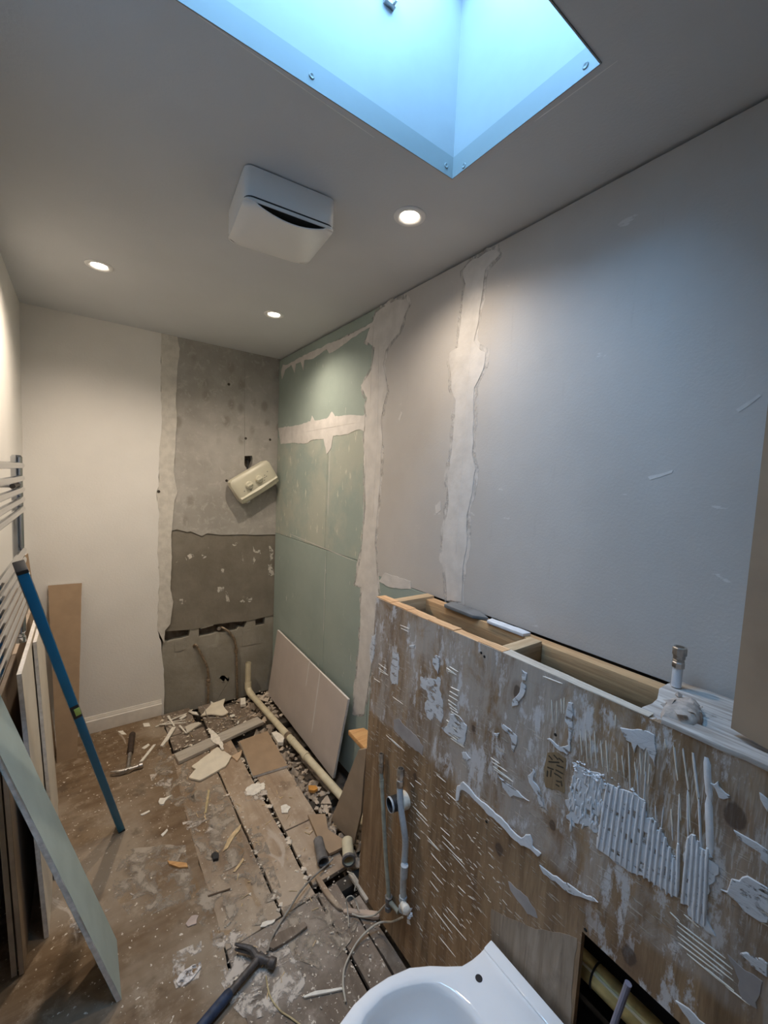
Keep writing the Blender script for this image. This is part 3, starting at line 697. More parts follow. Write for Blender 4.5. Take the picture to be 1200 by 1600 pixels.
for px, py in ((116, 1104),):
    a = lf(px, py)
    v = MB().box(lv(a, Dl/2), (Wl*.98, .004, .062), R3).build('vial_housing', m_black, t, bevel=.001)
    MB().box(lv(a, Dl/2+.0022, -.004), (Wl*.66, .002, .036), R3).build('vial', m_vial, v, bevel=.001)
MB().box(lv(L/2, -.002, -(Wl/2+.0006)), (.002, Dl*.7, L-.05), R3).build('measuring_face', m_steel, t)
MB().box(lv(L/2, -.002, (Wl/2+.0006)), (.002, Dl*.7, L-.05), R3).build('measuring_face', m_steel, t)
MB().box(lv(L-.075, -.004, Wl/2+.0014), (.002, .026, .05), R3).build('end_vial', m_plastic, t)

# ================================================================== PANEL LEANING ON THE GREEN WALL, OFFCUTS BY THE PIPE
q = [fl(515, 1226), V((1.085, 2.79, 0)), rw(436, 984, 1.135), rw(553, 1091, 1.135)]
q[0].x = 1.065; q[0].y = 1.79
t, n_ = sheet('plasterboard_sheet', 'large grey plasterboard panel leaning on the green wall beside the waste pipe', 'board', q, .0125, m_greyp, m_core, seed=31)
mb = MB(); nn = -n_ if n_.x > 0 else n_; q[0] = q[0]+nn*(.0125 if n_.x > 0 else 0)
for a, b, c_ in (((484, 1030), (478, 1072), .012), ((500, 1050), (487, 1145), .016)):
    pa, pb = onp(*a, q[0], nn), onp(*b, q[0], nn); mb.ridge(pa, pb, c_, .0016, nn)
mb.build('drip_streak', m_filler, t, 'stuff')

q0 = fl(517, 1281, .004); q1 = fl(553, 1319, .004); top = V((.955, 1.262, .40)); n3 = (q1-q0).cross(top-q0).normalized()
pts = [q0, q1, onp(564, 1270, q0, n3), onp(572, 1170, q0, n3), onp(560, 1172, q0, n3)]
if n3.dot(FWD) > 0: n3 = -n3
t = MB().prism(jag(pts, .03, .0015, 41), -n3*.011).build('board_offcut', plain('dusty_brown_paper', (.37, .28, .195), .88, .08, 10))
tag(t, 'pointed brown board offcut propped upright between the waste pipe and the plywood', 'offcut')
pts = [fl(*p, .018) for p in zm([(205, 62), (340, 58), (362, 178), (530, 290), (372, 368), (288, 250)], 440, 1260, 5)]
t = MB().prism(jag(pts, .02, .001, 42), (0, 0, -.011)).build('board_offcut', m_tan)
tag(t, 'flat notched tan offcut lying at the foot of the upright brown offcut', 'offcut')
t = thing('pipe_stub', 'short dark grey pipe stub lying left of the notched tan offcut', 'pipe', (.79, 1.41, 0))
a, b = V((.806, 1.475, .024)), V((.776, 1.372, .024)); MB().tube([a, b], .021, 18, False).tube([a, b], .018, 18, False).build('tube', m_gpipe, t)
d_ = (b-a).normalized(); MB().lathe(b-d_*.03, d_, [(.0212, 0), (.0235, .002), (.0235, .028), (.018, .029)], 18, False).build('rim', m_gpipe, t)
t = thing('pipe_stub', 'open-ended cream pipe elbow beside the foot of the plywood boxing', 'pipe', (.88, 1.34, 0))
a, b = V((.905, 1.40, .03)), V((.862, 1.315, .03)); MB().tube([a, b], .024, 18, False).tube([a, b], .020, 18, False).build('tube', m_pvc, t)
d_ = (b-a).normalized(); MB().lathe(b-d_*.012, d_, [(.0242, 0), (.028, .001), (.028, .012), (.020, .0125)], 18, False).build('socket_rim', m_gpipe, t)

# ================================================================== PLYWOOD BOXING
box = thing('plywood_boxing', 'long plywood boxing with an open timber frame top, streaked with tile adhesive', 'boxing', (.95, 0, 0))
box['_b'] = (.95, 0, 0)
def bxp(y, z, off=0): return V((.853+.025*z/1.14, y, z)) + BXN*off
YE, YN, ZT2 = 1.228, -.75, 1.142                      # far end, near end, top
oy, oz, oyn = .392, .622, -.12                        # the access opening
face = [bxp(YE, 0), bxp(YE, ZT2), bxp(.98, ZT2-.001), bxp(.66, ZT2+.002), bxp(.3, ZT2), bxp(YN, ZT2), bxp(YN, 0), bxp(oyn, 0), bxp(oyn, oz-.004), bxp(oy, oz), bxp(oy, 0)]
MB().prism(face, -BXN*.015).build('front_panel', m_ply, box)
# splintered raw top edge: chips left along the far stretch
R = random.Random(5); y = YE-.002; k = 0
while y > .66:
    ln = R.uniform(.04, .11); y2 = max(.655, y-ln); d = R.uniform(.034, .046)
    MB().prism(jag([bxp(y, ZT2-.001, -.001), bxp(y2+.001, ZT2-.001, -.001), bxp(y2+.001, ZT2-.001, -d), bxp(y, ZT2-.001, -d*R.uniform(.85, 1))], .02, .002, k), (0, 0, R.uniform(.002, .005))).build('splintered_ply', m_plyend, box); y = y2; k += 1
MB().prism(jag([bxp(.655, ZT2+.001, -.0005), bxp(.31, ZT2+.001, -.0005), bxp(.31, ZT2+.001, -.024), bxp(.655, ZT2+.001, -.036)], .03, .0015, 3), (0, 0, .002)).build('ply_edge', m_plyedge2, box)
# frame timbers
MB().b2((1.085, .30, 1.055), (1.128, 1.215, 1.119)).build('back_rail', m_pine, box, bevel=.003)
MB().b2((.895, 1.180, 1.045), (1.128, 1.222, 1.128)).build('end_rail', m_pineX, box, bevel=.003)
MB().b2((.895, .672, 1.065), (1.084, .712, 1.128)).build('noggin', m_pineX, box, bevel=.003)
for y in (1.19, .69, .2, -.3):
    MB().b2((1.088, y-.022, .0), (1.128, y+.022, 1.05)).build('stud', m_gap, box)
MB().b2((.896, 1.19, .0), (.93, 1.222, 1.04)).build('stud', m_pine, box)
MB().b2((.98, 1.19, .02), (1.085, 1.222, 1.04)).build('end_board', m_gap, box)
# weathered boards capping the near part
cap = [(.885, .335), (.985, .335), (1.04, .352), (1.125, .345), (1.125, -.7), (.880, -.7)]
MB().prism(jag([V((x, y, 1.120)) for x, y in cap], .03, .004, 8), (0, 0, .020)).build('cap_board', m_wpaint, box, bevel=.002)
MB().prism(jag([bxp(.288, 1.1425, .002), bxp(-.7, 1.1425, .002), bxp(-.7, 1.1425, -.045), bxp(.30, 1.1425, -.040)], .03, .003, 9), (0, 0, .010)).build('cap_strip', m_wpaint, box, bevel=.0015)
# timber ledge at the far end
MB().prism([V((.90, 1.232, .405)), at(570, 1177, 2, .405), at(544, 1148, 2, .405), at(568, 1144, 2, .405), V((1.10, 1.232, .405))], (0, 0, .022)).build('ledge', m_orange, box, bevel=.0015)
# paler peeled ply below, left of the opening
pp = [bx(768, 1420), bx(790, 1432), bx(812, 1440), bx(838, 1452), bx(862, 1456), bx(902, 1466), bx(893, 1560), bxp(oy+.002, .25), bxp(.60, .25)]
MB().prism([p-BXN*.0004 for p in jag(pp, .02, .003, 12)], BXN*.0011).build('peeled_patch', m_plyp, box)

# ---- adhesive left on the face
def patch(q, th=.0022, seed=0, mat=None, amp=.0025, step=.008, name='adhesive_patch'):
    p = jag([bx(*a) for a in q], step, amp, seed)
    return MB().prism([v-BXN*.0005 for v in p], BXN*(th+.0005)).build(name, mat or (m_adhp if th < .0034 else m_adh), box, bevel=min(.0012, th*.4), seg=1)
zR = lambda pts: zm(pts, 850, 1150, 3.4286)
comb = [((345, 252), (290, 600)), ((372, 262), (318, 618)), ((400, 272), (348, 640)), ((428, 285), (380, 662)), ((455, 298), (410, 684)), ((482, 315), (440, 706)), ((512, 335), (470, 728)), ((542, 352), (500, 742)),
        ((575, 440), (538, 758)), ((600, 455), (566, 776)), ((626, 490), (595, 796)), ((652, 540), (626, 818)), ((674, 590), (655, 842)), ((696, 650), (684, 856)), ((722, 575), (712, 858)),
        ((775, 540), (746, 895)), ((802, 528), (776, 905)), ((828, 560), (802, 985)), ((852, 602), (830, 1000)), ((878, 600), (858, 1010))]
patch(zR([(338, 255), (470, 300), (545, 345), (552, 438), (585, 436), (600, 500), (640, 505), (690, 640), (715, 640), (727, 730), (712, 862), (640, 815), (560, 765), (470, 730), (350, 645), (282, 600)]), .0022, 1)
patch(zR([(770, 540), (790, 522), (815, 530), (830, 590), (870, 612), (905, 650), (938, 700), (940, 740), (905, 790), (885, 800), (878, 985), (925, 1075), (880, 1050), (820, 1000), (772, 955), (778, 905), (732, 895), (752, 740)]), .0022, 2)
mb = MB()
for a, b in comb:
    a, b = zR([a, b]); mb.ridge(bx(*a)+BXN*.0015, bx(*b)+BXN*.0015, .0068, .0042, BXN)
for a, b, w in (((872, 115), (885, 340), .012), ((885, 330), (893, 640), .013), ((725, 320), (717, 640), .004), ((768, 290), (772, 540), .004), ((800, 90), (830, 330), .004), ((828, 340), (842, 610), .005), ((745, 65), (772, 290), .003), ((596, 375), (600, 450), .003),
                ((640, 380), (628, 500), .003), ((545, 190), (535, 340), .003), ((455, 100), (462, 290), .003), ((500, 180), (505, 320), .0025), ((680, 400), (690, 560), .0028), ((700, 60), (715, 240), .0025)):
    a, b = zR([a, b]); mb.ridge(bx(*a), bx(*b), w, min(.003, w*.5), BXN)
mb.build('adhesive_ribs', m_adh, box, 'stuff', sharp=70)
# crusty rubbed patch left of the ribs
patch(zR([(150, 140), (200, 165), (262, 190), (330, 245), (300, 420), (285, 520), (235, 480), (165, 490), (120, 440), (130, 320), (160, 230)]), .0012, 3, amp=.006, step=.006)
mb = MB(); R = random.Random(11)
for a, b in (((150, 130), (480, 300)), ((155, 160), (330, 250))):
    for i in range(26):
        f = R.random(); px, py = zR([(a[0]+(b[0]-a[0])*f+R.uniform(-14, 14), a[1]+(b[1]-a[1])*f+R.uniform(-16, 16))])[0]
        mb.rock(bx(px, py)+BXN*.001, R.uniform(.002, .005), .5)
for i in range(70):
    px, py = zR([(R.uniform(140, 320), R.uniform(200, 480))])[0]; p = bx(px, py)
    mb.ridge(p+BXN*.001, p+V((0, R.uniform(-.004, .004), -R.uniform(.01, .03))), R.uniform(.003, .006), .003, BXN)
mb.build('adhesive_crust', m_adh, box, 'stuff')
# the bead along the lower edge of the old tiling, and other smears
zb = lambda pts: zm(pts, 640, 1200, 5.714)
patch(zb([(415, 290), (430, 155), (455, 150), (480, 118), (515, 150), (560, 200), (620, 270), (700, 330), (770, 400), (850, 470), (930, 560), (1000, 620), (1040, 590), (1080, 590), (1105, 650), (1100, 690), (1180, 760), (1150, 790), (1080, 720), (1000, 690), (940, 640), (830, 520), (760, 450), (690, 400), (630, 330), (560, 260), (500, 205), (462, 195), (440, 290)]), .0035, 4, amp=.002)
patch([(843, 1350), (870, 1368), (900, 1388), (928, 1402), (936, 1410), (905, 1400), (880, 1388), (850, 1365)], .003, 5)
patch(zb([(790, 60), (840, 105), (920, 170), (1000, 240), (1075, 295), (1000, 265), (930, 240), (905, 260), (870, 215), (835, 185), (830, 130)]), .003, 6)
zq = lambda pts: zm(pts, 700, 1000, 6)
for i, q in enumerate((zq([(690, 270), (745, 310), (735, 440), (715, 520), (660, 610), (605, 625), (608, 560), (650, 520), (680, 450), (700, 380)]),
                       zq([(500, 780), (580, 830), (650, 900), (645, 980), (620, 1055), (598, 1030), (595, 930), (570, 870), (510, 830)]),
                       zq([(1130, 580), (1175, 590), (1170, 760), (1155, 900), (1150, 1040), (1120, 1075), (1050, 1040), (930, 925), (960, 920), (1060, 1000), (1130, 980), (1130, 800), (1100, 760), (1110, 660)]),
                       zq([(750, 1270), (800, 1200), (820, 1240), (800, 1320), (860, 1390), (895, 1500), (900, 1560), (860, 1560), (840, 1450), (790, 1380), (760, 1330)]),
                       zq([(430, 870), (485, 870), (470, 920), (450, 905)]), zq([(130, 1050), (170, 1050), (215, 1110), (180, 1140), (140, 1110)]),
                       zm([(655, 460), (720, 470), (870, 480), (980, 530), (990, 640), (985, 830), (960, 760), (900, 650), (870, 690), (820, 620), (790, 700), (760, 600), (700, 570)], 860, 1060, 6),
                       zm([(590, 680), (640, 700), (685, 665), (690, 720), (760, 790), (825, 835), (740, 860), (690, 840), (650, 740)], 1020, 1120, 6.667),
                       zm([(840, 250), (860, 190), (930, 210), (1010, 165), (1110, 225), (1200, 280), (1200, 610), (1130, 600), (1040, 540), (980, 500), (920, 420), (820, 330), (750, 290), (820, 310)], 1000, 1340, 6),
                       zm([(930, 890), (1000, 880), (1100, 940), (1130, 930), (1200, 980), (1200, 1120), (1100, 1050), (1000, 980)], 1000, 1340, 6),
                       zm([(840, 1170), (1000, 1260), (1090, 1310), (1200, 1390), (1200, 1540), (1120, 1470), (1130, 1420), (1000, 1340), (870, 1230)], 1020, 1120, 6.667),
                       zm([(1110, 780), (1200, 850), (1200, 990), (1160, 930)], 1020, 1120, 6.667),
                       zm([(330, 1330), (400, 1370), (520, 1470), (560, 1520), (620, 1560), (480, 1560), (400, 1440)], 1000, 1340, 6),
                       zm([(820, 640), (850, 620), (885, 640), (880, 730), (870, 800), (815, 700)], 540, 920, 6), zm([(600, 530), (650, 525), (645, 555), (600, 555)], 540, 920, 6))):
    patch(q, .0022 if i not in (8, 9) else .003, 20+i, amp=.0022)
zf = lambda pts: zm(pts, 540, 920, 6)
patch(zf([(985, 1170), (1060, 1190), (1140, 1280), (1110, 1470), (1060, 1440), (940, 1350), (900, 1300), (960, 1270)]), .0024, 50)
patch(zf([(440, 590), (500, 600), (505, 750), (490, 900), (430, 900), (420, 780)]), .0012, 51, amp=.004)
patch(zf([(245, 440), (285, 430), (270, 600), (245, 700), (230, 640)]), .0012, 52, amp=.004)
patch(zf([(700, 820), (880, 830), (890, 900), (910, 1100), (900, 1260), (860, 1230), (780, 1220), (740, 1120), (770, 980), (700, 900)]), .0010, 53, amp=.006)
m_smear = plain('thin_adhesive_smear', (.36, .325, .31), .75, .1, 20)
patch(zf([(450, 1225), (500, 1215), (560, 1290), (660, 1370), (730, 1480), (720, 1560), (600, 1470), (510, 1380), (450, 1310)]), .0010, 54, m_smear)
patch(zm([(880, 1010), (960, 1080), (1050, 1150), (1120, 1260), (1143, 1340), (1050, 1300), (960, 1180), (900, 1090)], 640, 1200, 5.714), .0008, 55, m_smear)
patch(zm([(820, 900), (920, 1000), (1060, 1090), (1150, 1160), (1100, 1420), (960, 1330), (920, 1200), (930, 1150), (880, 1020)], 1000, 1340, 6), .0010, 56, m_smear)
# side-run ribs: short beads lying along the wall
mb = MB(); R = random.Random(21)
def yrib(px, py, ln, w=.004, h=.0022):
    p = bx(px, py); mb.ridge(p, bxp(p.y-ln, p.z+R.uniform(-.004, .004)), w, h, BXN)
for x, y, l in [(945, 1230, .05), (955, 1265, .06), (945, 1290, .07), (945, 1320, .07), (960, 1355, .07), (985, 1400, .06)]: yrib(*zf([(x, y)])[0], l*.9, .0045, .003)
for x, y in [(985, 920), (975, 960), (970, 1000), (960, 1040), (965, 1075), (975, 1110), (990, 1150), (945, 740), (960, 770), (975, 730)]: yrib(*zf([(x, y)])[0], .035, .004, .0026)
for x, y, l in [(310, 700, .05), (310, 740, .06), (320, 770, .05), (265, 840, .04), (510, 340, .05), (520, 370, .04), (380, 1370, .08), (420, 1400, .08), (440, 1010, .06)]: yrib(*zf([(x, y)])[0], l, .003, .002)
for x, y, l in [(5, 130, .02), (50, 110, .03), (30, 340, .07), (60, 400, .06), (40, 580, .03), (155, 610, .06), (160, 640, .05), (290, 600, .05), (290, 655, .09), (190, 760, .07), (200, 925, .05), (180, 1005, .04), (195, 1230, .09), (300, 1300, .06), (380, 770, .05), (275, 530, .04), (340, 650, .03),
                (370, 1380, .06), (260, 1500, .07), (430, 1050, .03), (330, 1240, .05), (330, 220, .05), (240, 60, .04), (100, 300, .03)]: yrib(*zb([(x, y)])[0], l, .0032, .002)
for x, y, l in [(400, 1100, .03), (410, 1140, .05), (420, 1180, .06), (430, 1210, .06), (890, 340, .05)]: yrib(*zq([(x, y)])[0], l, .0035, .0022)
for x, y, l in [(340, 590, .09), (350, 640, .10), (345, 690, .10), (355, 740, .10), (360, 800, .08), (440, 900, .07), (280, 510, .02), (410, 530, .03), (930, 330, .05), (960, 400, .05), (960, 480, .04), (610, 1030, .05), (800, 1200, .04)]:
    yrib(*zm([(x, y)], 1000, 1340, 6)[0], l*.8, .0034, .002)
for i in range(120):
    px, py = R.uniform(640, 790), R.uniform(1180, 1470)
    if (py-1180) < (px-640)*.55+30: continue
    yrib(px, py, R.uniform(.006, .02), R.uniform(.0015, .0028), .0014)
mb.build('adhesive_streaks', m_chip, box, 'stuff', sharp=70)
# vertical thin drips in the upper right
mb = MB()
for x0, y0, x1, y1 in [(280, 490, 295, 720), (330, 480, 345, 790), (370, 490, 385, 800), (410, 490, 432, 800), (470, 580, 490, 830), (520, 580, 540, 880), (620, 690, 630, 880), (670, 720, 690, 900), (730, 600, 745, 1010), (790, 780, 815, 1000), (840, 700, 850, 900), (930, 800, 915, 1010), (900, 660, 880, 900), (10, 200, 20, 420), (60, 210, 60, 420), (100, 190, 105, 330), (130, 180, 125, 330), (610, 340, 612, 440)]:
    a, b = zm([(x0, y0), (x1, y1)], 860, 1060, 6); mb.ridge(bx(*a), bx(*b), .003, .0018, BXN)
for x0, y0, x1, y1 in [(215, 295, 260, 660), (310, 340, 375, 760), (410, 370, 470, 880), (125, 230, 135, 330), (275, 800, 290, 1080), (480, 870, 500, 1360), (375, 780, 390, 1200), (190, 960, 205, 1150)]:
    a, b = zm([(x0, y0), (x1, y1)], 1020, 1120, 6.667); mb.ridge(bx(*a), bx(*b), .0032, .0018, BXN)
mb.build('adhesive_drips', m_chip, box, 'stuff', sharp=70)
# the dark imprint left in bare wood
pk = patch(zq([(930, 1060), (1010, 1050), (1110, 1110), (1090, 1440), (1000, 1400), (915, 1380), (900, 1200)]), .0006, 60, wood('bare_tan_ply', (.24, .16, .085), (.34, .235, .13), 'Z', 1.2), .003, name='bare_patch')
mb = MB()
for q in ([(940, 1075), (985, 1130)], [(985, 1070), (1040, 1130)], [(930, 1140), (1060, 1150)], [(1030, 1100), (1090, 1150)], [(925, 1190), (1000, 1215)], [(1010, 1170), (1095, 1200)], [(935, 1215), (930, 1290)], [(970, 1210), (960, 1290)], [(1000, 1210), (1090, 1260)], [(985, 1240), (1080, 1300)], [(1010, 1320), (1060, 1330)], [(1005, 1350), (1050, 1375)], [(1060, 1310), (1070, 1380)]):
    q = zq(q)
    for a, b in zip(q, q[1:]): mb.ridge(bx(*a)+BXN*.0004, bx(*b)+BXN*.0004, .0058, .0010, BXN)
mb.build('imprint_mark', m_pencil, pk, 'stuff')
mb = MB()
for p in ((752, 1020), (757, 1026), (915, 1453), (868, 1148), (760, 1284)): mb.lathe(bx(*p)+BXN*.0004, BXN, [(.004, 0), (.003, .0006), (.0, .0007)], 8)
for a, b in (((716, 1000), (717, 1038)),): mb.ridge(bx(*a), bx(*b), .0035, .0005, BXN)
mb.build('nail_hole', m_dark, box, 'stuff')

# things lying on and in the boxing
a = V((1.082, .995, 1.1195))
t = MB().prism(jag([rw(678, 940, 1.120), rw(725, 937, 1.125), rw(745, 945, 1.115), rw(700, 955, 1.09)], .02, .001, 2), (0, 0, 0)) if False else None
y1, y2 = .90, 1.07
t = MB().prism([V((1.074, y2, 1.1196)), V((1.072, .93, 1.1196)), V((1.10, .885, 1.1196)), V((1.132, .95, 1.1196)), V((1.128, y2+.01, 1.1196))], (0, 0, .012)).build('slate_shim', m_shim, bevel=.0015)
tag(t, 'thin dark grey slate shim on the back rail of the boxing', 'shim')
t = MB().prism(jag([V((1.080, .875, 1.1196)), V((1.080, .735, 1.1196)), V((1.112, .730, 1.1196)), V((1.112, .88, 1.1196))], .02, .002, 3), (0, 0, .010)).build('plaster_strip', m_adh, bevel=.001)
tag(t, 'short white flaking strip on the back rail next to the slate shim', 'strip')
R = random.Random(4); c0 = at(1066, 1118, 2, 1.1425); mb = MB()
rings = []
for z, k in ((0, 1), (.009, 1.02), (.019, .82), (.026, .5)):
    rings.append([c0+V((math.cos(a)*.060*k*(1+.22*math.sin(3*a+1)), math.sin(a)*.033*k*(1+.2*math.sin(2*a+z*60)), z+R.uniform(-.003, .003))) for a in [2*math.pi*i/14 for i in range(14)]])
mb.loft(rings)
for i in range(16): mb.rock(c0+V((R.uniform(-.045, .045), R.uniform(-.022, .022), R.uniform(.014, .024))), R.uniform(.005, .012), .6)
t = mb.build('mortar_lump', plain('pinkish_mortar', (.46, .39, .34), .95, .25, 40, bh=.004, bscale=45), sharp=60)
tag(t, 'crumbly pinkish mortar lump at the foot of the white pipe on the boxing', 'mortar')
hb = at(1056, 1075, 0, 1.078); hb.z = 1.1425; ht = at(1060, 1010, 0, 1.078)
t = thing('feed_pipe', 'short white upright pipe with a chrome nut standing on the boxing against the wall', 'pipe', tuple(hb))
zt = ht.z
MB().tube([hb, V((hb.x, hb.y, zt-.040))], .0100, 16).build('tube', plain('white_pipe', (.62, .65, .70), .35, .04), t)
MB().lathe((hb.x, hb.y, zt-.048), (0, 0, 1), [(r_*.82, h_*.565) for r_, h_ in [(.012, 0), (.0155, .003), (.0155, .022), (.013, .026), (.0145, .03), (.013, .036), (.0155, .040), (.0155, .052), (.018, .056), (.018, .082), (.0165, .085), (.011, .085), (.010, .07)]], 8).build('nut', m_steel, t)
# tall brown board beside it
pA, pB = V((.953, .204, 1.1535)), V((.845, -.035, 1.1535)); dn = (pB-pA).normalized().cross(V((0, 0, 1)))
if dn.x < 0: dn = -dn
t = thing('plasterboard_sheet', 'tall brown-faced board standing upright on the near end of the plywood boxing', 'board', tuple((pA+pB)/2))
q = [pA, pB, pB+V((0, 0, .85)), pA+V((.004, 0, .85))]
MB().prism([p+dn*.0005 for p in q], dn*.012).build('gypsum_core', m_core, t)
MB().prism(q, dn*.0006).build('face_paper', m_brownp, t)
# inside the opening
t = thing('brass_pipe', 'fat brass-coloured pipe lying inside the dark opening of the plywood', 'pipe', (.925, .2, .40))
pz = at(935, 1528, 0, .925).z; pa, pb = V((.925, .60, pz)), V((.925, -.1, pz)); MB().tube([pa, pb], .025, 18).build('tube', m_foam, t)
MB().ridge(pa+V((-.0165, 0, .0188)), pb+V((-.0165, 0, .0188)), .006, .002, (-.66, 0, .75)).build('seam', m_pvc, t)  # cream bead: the highlight along the pipe's seam is put into its colour
pc = at(925, 1520, 0, .905); MB().tube([V((.925+.026*math.cos(a), pc.y, pz+.026*math.sin(a))) for a in [i*.3 for i in range(22)]], .0022, 6).build('tie', m_black, t)
t = thing('cistern', 'black concealed cistern inside the plywood boxing', 'cistern', (1.0, .2, .02))
MB().b2((.93, -.14, .02), (1.07, .5, .355)).build('tank', m_black, t, bevel=.02)
MB().b2((.965, -.14, .42), (1.07, .55, .64)).build('lid', m_black, t, bevel=.015)
MB().b2((1.05, -.1, .3), (1.083, .5, .5)).build('hanger', m_black, t)
a, b = bx(985, 1532)+BXN*.009, bx(958, 1612)+BXN*.016
t = MB().tube([a, b, b+(b-a)*1.5], .0065, 10).build('plastic_rod', m_rod)
tag(t, 'thin violet-grey rod hanging across the opening in the plywood', 'rod')

# ================================================================== HOSES, VALVES AND WASTE SPIGOT ON THE PLYWOOD FACE
def bo(px, py, o): return onp(px, py, V((.853, 0, 0))+BXN*o, BXN)
zh = lambda pts: zm(pts, 560, 1160, 5.714)
def flexi(label, pts, offs, r, mat, cuffs, nut, nut2):
    p = [bo(*q, o) for q, o in zip(zh(pts), offs)]
    t = thing('tap_connector', label, 'hose', tuple(p[-1]))
    MB().tube(smooth_path(p[1:], 6), r, 12).build('hose', mat, t)
    for a, b in cuffs:
        q = [bo(*c, offs[2]) for c in zh([a, b])]; MB().tube(q, r*1.18, 12).build('ferrule', mat, t)
    d = (p[0]-p[1]); L_ = d.length; d.normalize()
    MB().lathe(p[1]-d*.004, d, [(r*1.0, 0), (r*1.15, .003), (r*1.15, .008), (r*1.3, .010), (r*1.3, L_*.40), (r*1.05, L_*.44), (r*1.05, L_*.58), (r*1.3, L_*.6), (r*1.3, L_*.92), (r*1.1, L_), (r*.85, L_), (r*.8, L_*.8)], 8).build('swivel_nut', nut, t)
    return t, p
h1, p1 = flexi('olive-grey hose with a slim chrome nut hanging leftmost on the plywood face', [(205, 90), (203, 262), (210, 400), (222, 600), (232, 800), (250, 1100), (268, 1320), (270, 1400)], [.016]*8, .0075, m_hoseb, [((207, 330), (210, 400))], m_steel, None)
h2, p2 = flexi('pale braided hose with an open nut crossing in front of the waste spigot', [(380, 222), (370, 390), (376, 560), (405, 760), (420, 900), (408, 1100), (400, 1250), (398, 1400)], [.030, .030, .034, .032, .026, .024, .022, .022], .0105, m_hose, [((412, 1095), (405, 1200))], m_steel, None)
for nm, p, kx, lab in (('isolating_valve', p1[-1], 1, 'small grey isolating valve at the foot of the olive hose'), ('isolating_valve', p2[-1], 1, 'plastered isolating valve with a white cap at the foot of the braided hose')):
    t = thing(nm, lab, 'valve', tuple(p-V((0, 0, .03))))
    dz = V((0, 0, -1))
    MB().lathe(p+V((0, 0, .012)), dz, [(.011, 0), (.0135, .001), (.0135, .016), (.010, .018), (.010, .034), (.013, .036), (.013, .05), (.007, .052)], 8).build('body', m_gpipe if 'olive' in lab else m_hose, t)
    if 'olive' in lab:
        MB().tube([p+V((0, -.008, -.002)), p+V((.004, -.04, -.004)), p+V((.006, -.05, -.004))], [.008, .0065, .010], 10).build('side_arm', m_hoseb, t)
    else:
        MB().lathe(p+V((-.006, -.008, -.006)), (-.3, -.9, .35), [(.009, 0), (.012, .004), (.012, .018), (.014, .020), (.013, .034), (.006, .038), (0, .038)], 12).build('cap', m_chip, t)
        mb = MB(); R = random.Random(3)
        for i in range(9): mb.rock(p+V((-.004, R.uniform(-.045, -.015), R.uniform(-.05, .0))), R.uniform(.006, .012), .9)
        mb.build('plaster_splash', m_adh, t)
sp = bo(*zh([(420, 510)])[0], 0)
t = thing('waste_spigot', 'black-mouthed white waste spigot poking out of the plywood behind the braided hose', 'pipe', tuple(sp))
so = sp - BXN*.002; dr = (BXN*1 + V((0, .16, -.02))).normalized()
MB().lathe(so, dr, [(.026, -.004), (.0285, .001), (.0285, .020), (.024, .023)], 22, False).build('nut', m_chip, t)
MB().lathe(so, dr, [(.0235, -.002), (.0235, .060), (.0205, .062), (.0200, .058), (.0195, .015), (.0, .014)], 22, False).build('tube', m_black, t)
MB().lathe(so+dr*.056, dr, [(.0237, 0), (.0243, .003), (.0225, .0065), (.0203, .004)], 22, False).build('mouth_rim', m_hose, t)

# ================================================================== TOILET PAN
t = thing('toilet_pan', 'white ceramic toilet pan with no seat standing against the plywood', 'toilet', (.6, .495, 0))
yc = .495
half = [(.846, .111), (.830, .1105), (.803, .109), (.775, .110), (.744, .115), (.710, .137), (.678, .160), (.633, .185), (.578, .199), (.528, .204), (.483, .2005), (.439, .189), (.40, .168), (.370, .136), (.348, .09), (.340, .04)]
def outline(hf, z, s=1.0, cx=.60, sh=0): 
    L_ = [V((cx+(x-cx)*s+sh, yc+h*s, z)) for x, h in hf]; Rr = [V((cx+(x-cx)*s+sh, yc-h*s, z)) for x, h in hf]
    return L_ + Rr[::-1]
inn = [(.697, .012), (.696, .045), (.687, .085), (.668, .119), (.651, .133), (.636, .143), (.617, .152), (.598, .160), (.572, .168), (.547, .1725), (.498, .168), (.482, .162), (.44, .135), (.415, .10), (.40, .06), (.396, .02)]
def mixh(a, b, f): return [(x1+(x2-x1)*f, h1+(h2-h1)*f) for (x1, h1), (x2, h2) in zip(a, b)]
foot = [(.846, .105), (.83, .104), (.80, .103), (.77, .102), (.74, .102), (.71, .104), (.68, .106), (.63, .108), (.58, .11), (.53, .11), (.50, .108), (.47, .102), (.45, .092), (.43, .075), (.415, .05), (.41, .02)]
rg = [outline(foot, 0), outline(foot, .14), outline(mixh(foot, half, .35), .24), outline(mixh(foot, half, .85), .335), outline(half, .362), outline(half, .392), outline(half, .398, .992), outline(half, .400, .975)]
rg += [outline(mixh(half, inn, .55), .4003), outline(mixh(half, inn, .93), .400), outline(inn, .397), outline(inn, .385, .965, .56)]
rg += [outline(inn, .345, .97, .56), outline(inn, .28, .80, .57), outline(inn, .22, .5, .60), outline(inn, .18, .28, .62)]
MB().loft(rg, (True, True)).build('bowl', m_ceramic, t, sharp=55)
MB().loft([outline([(.846, .110), (.832, .1095), (.818, .1085), (.814, .107)], z, 1) for z in (.399, .4045)]).build('back_lip', m_ceramic, t, bevel=.003)
for s in (1, -1):
    MB().lathe((.756, yc+s*.0725, .4006), (0, 0, 1), [(.0085, 0), (.0085, .0004), (.0065, .0005), (0, .0005)], 18).build('seat_hole', m_black, t)
water = [(x*.3+.62*.7, h*.3) for x, h in inn]
MB().prism(outline(inn, .20, .38, .61), (0, 0, .002)).build('water', plain('still_water', (.45, .52, .56), .05, .02), t)

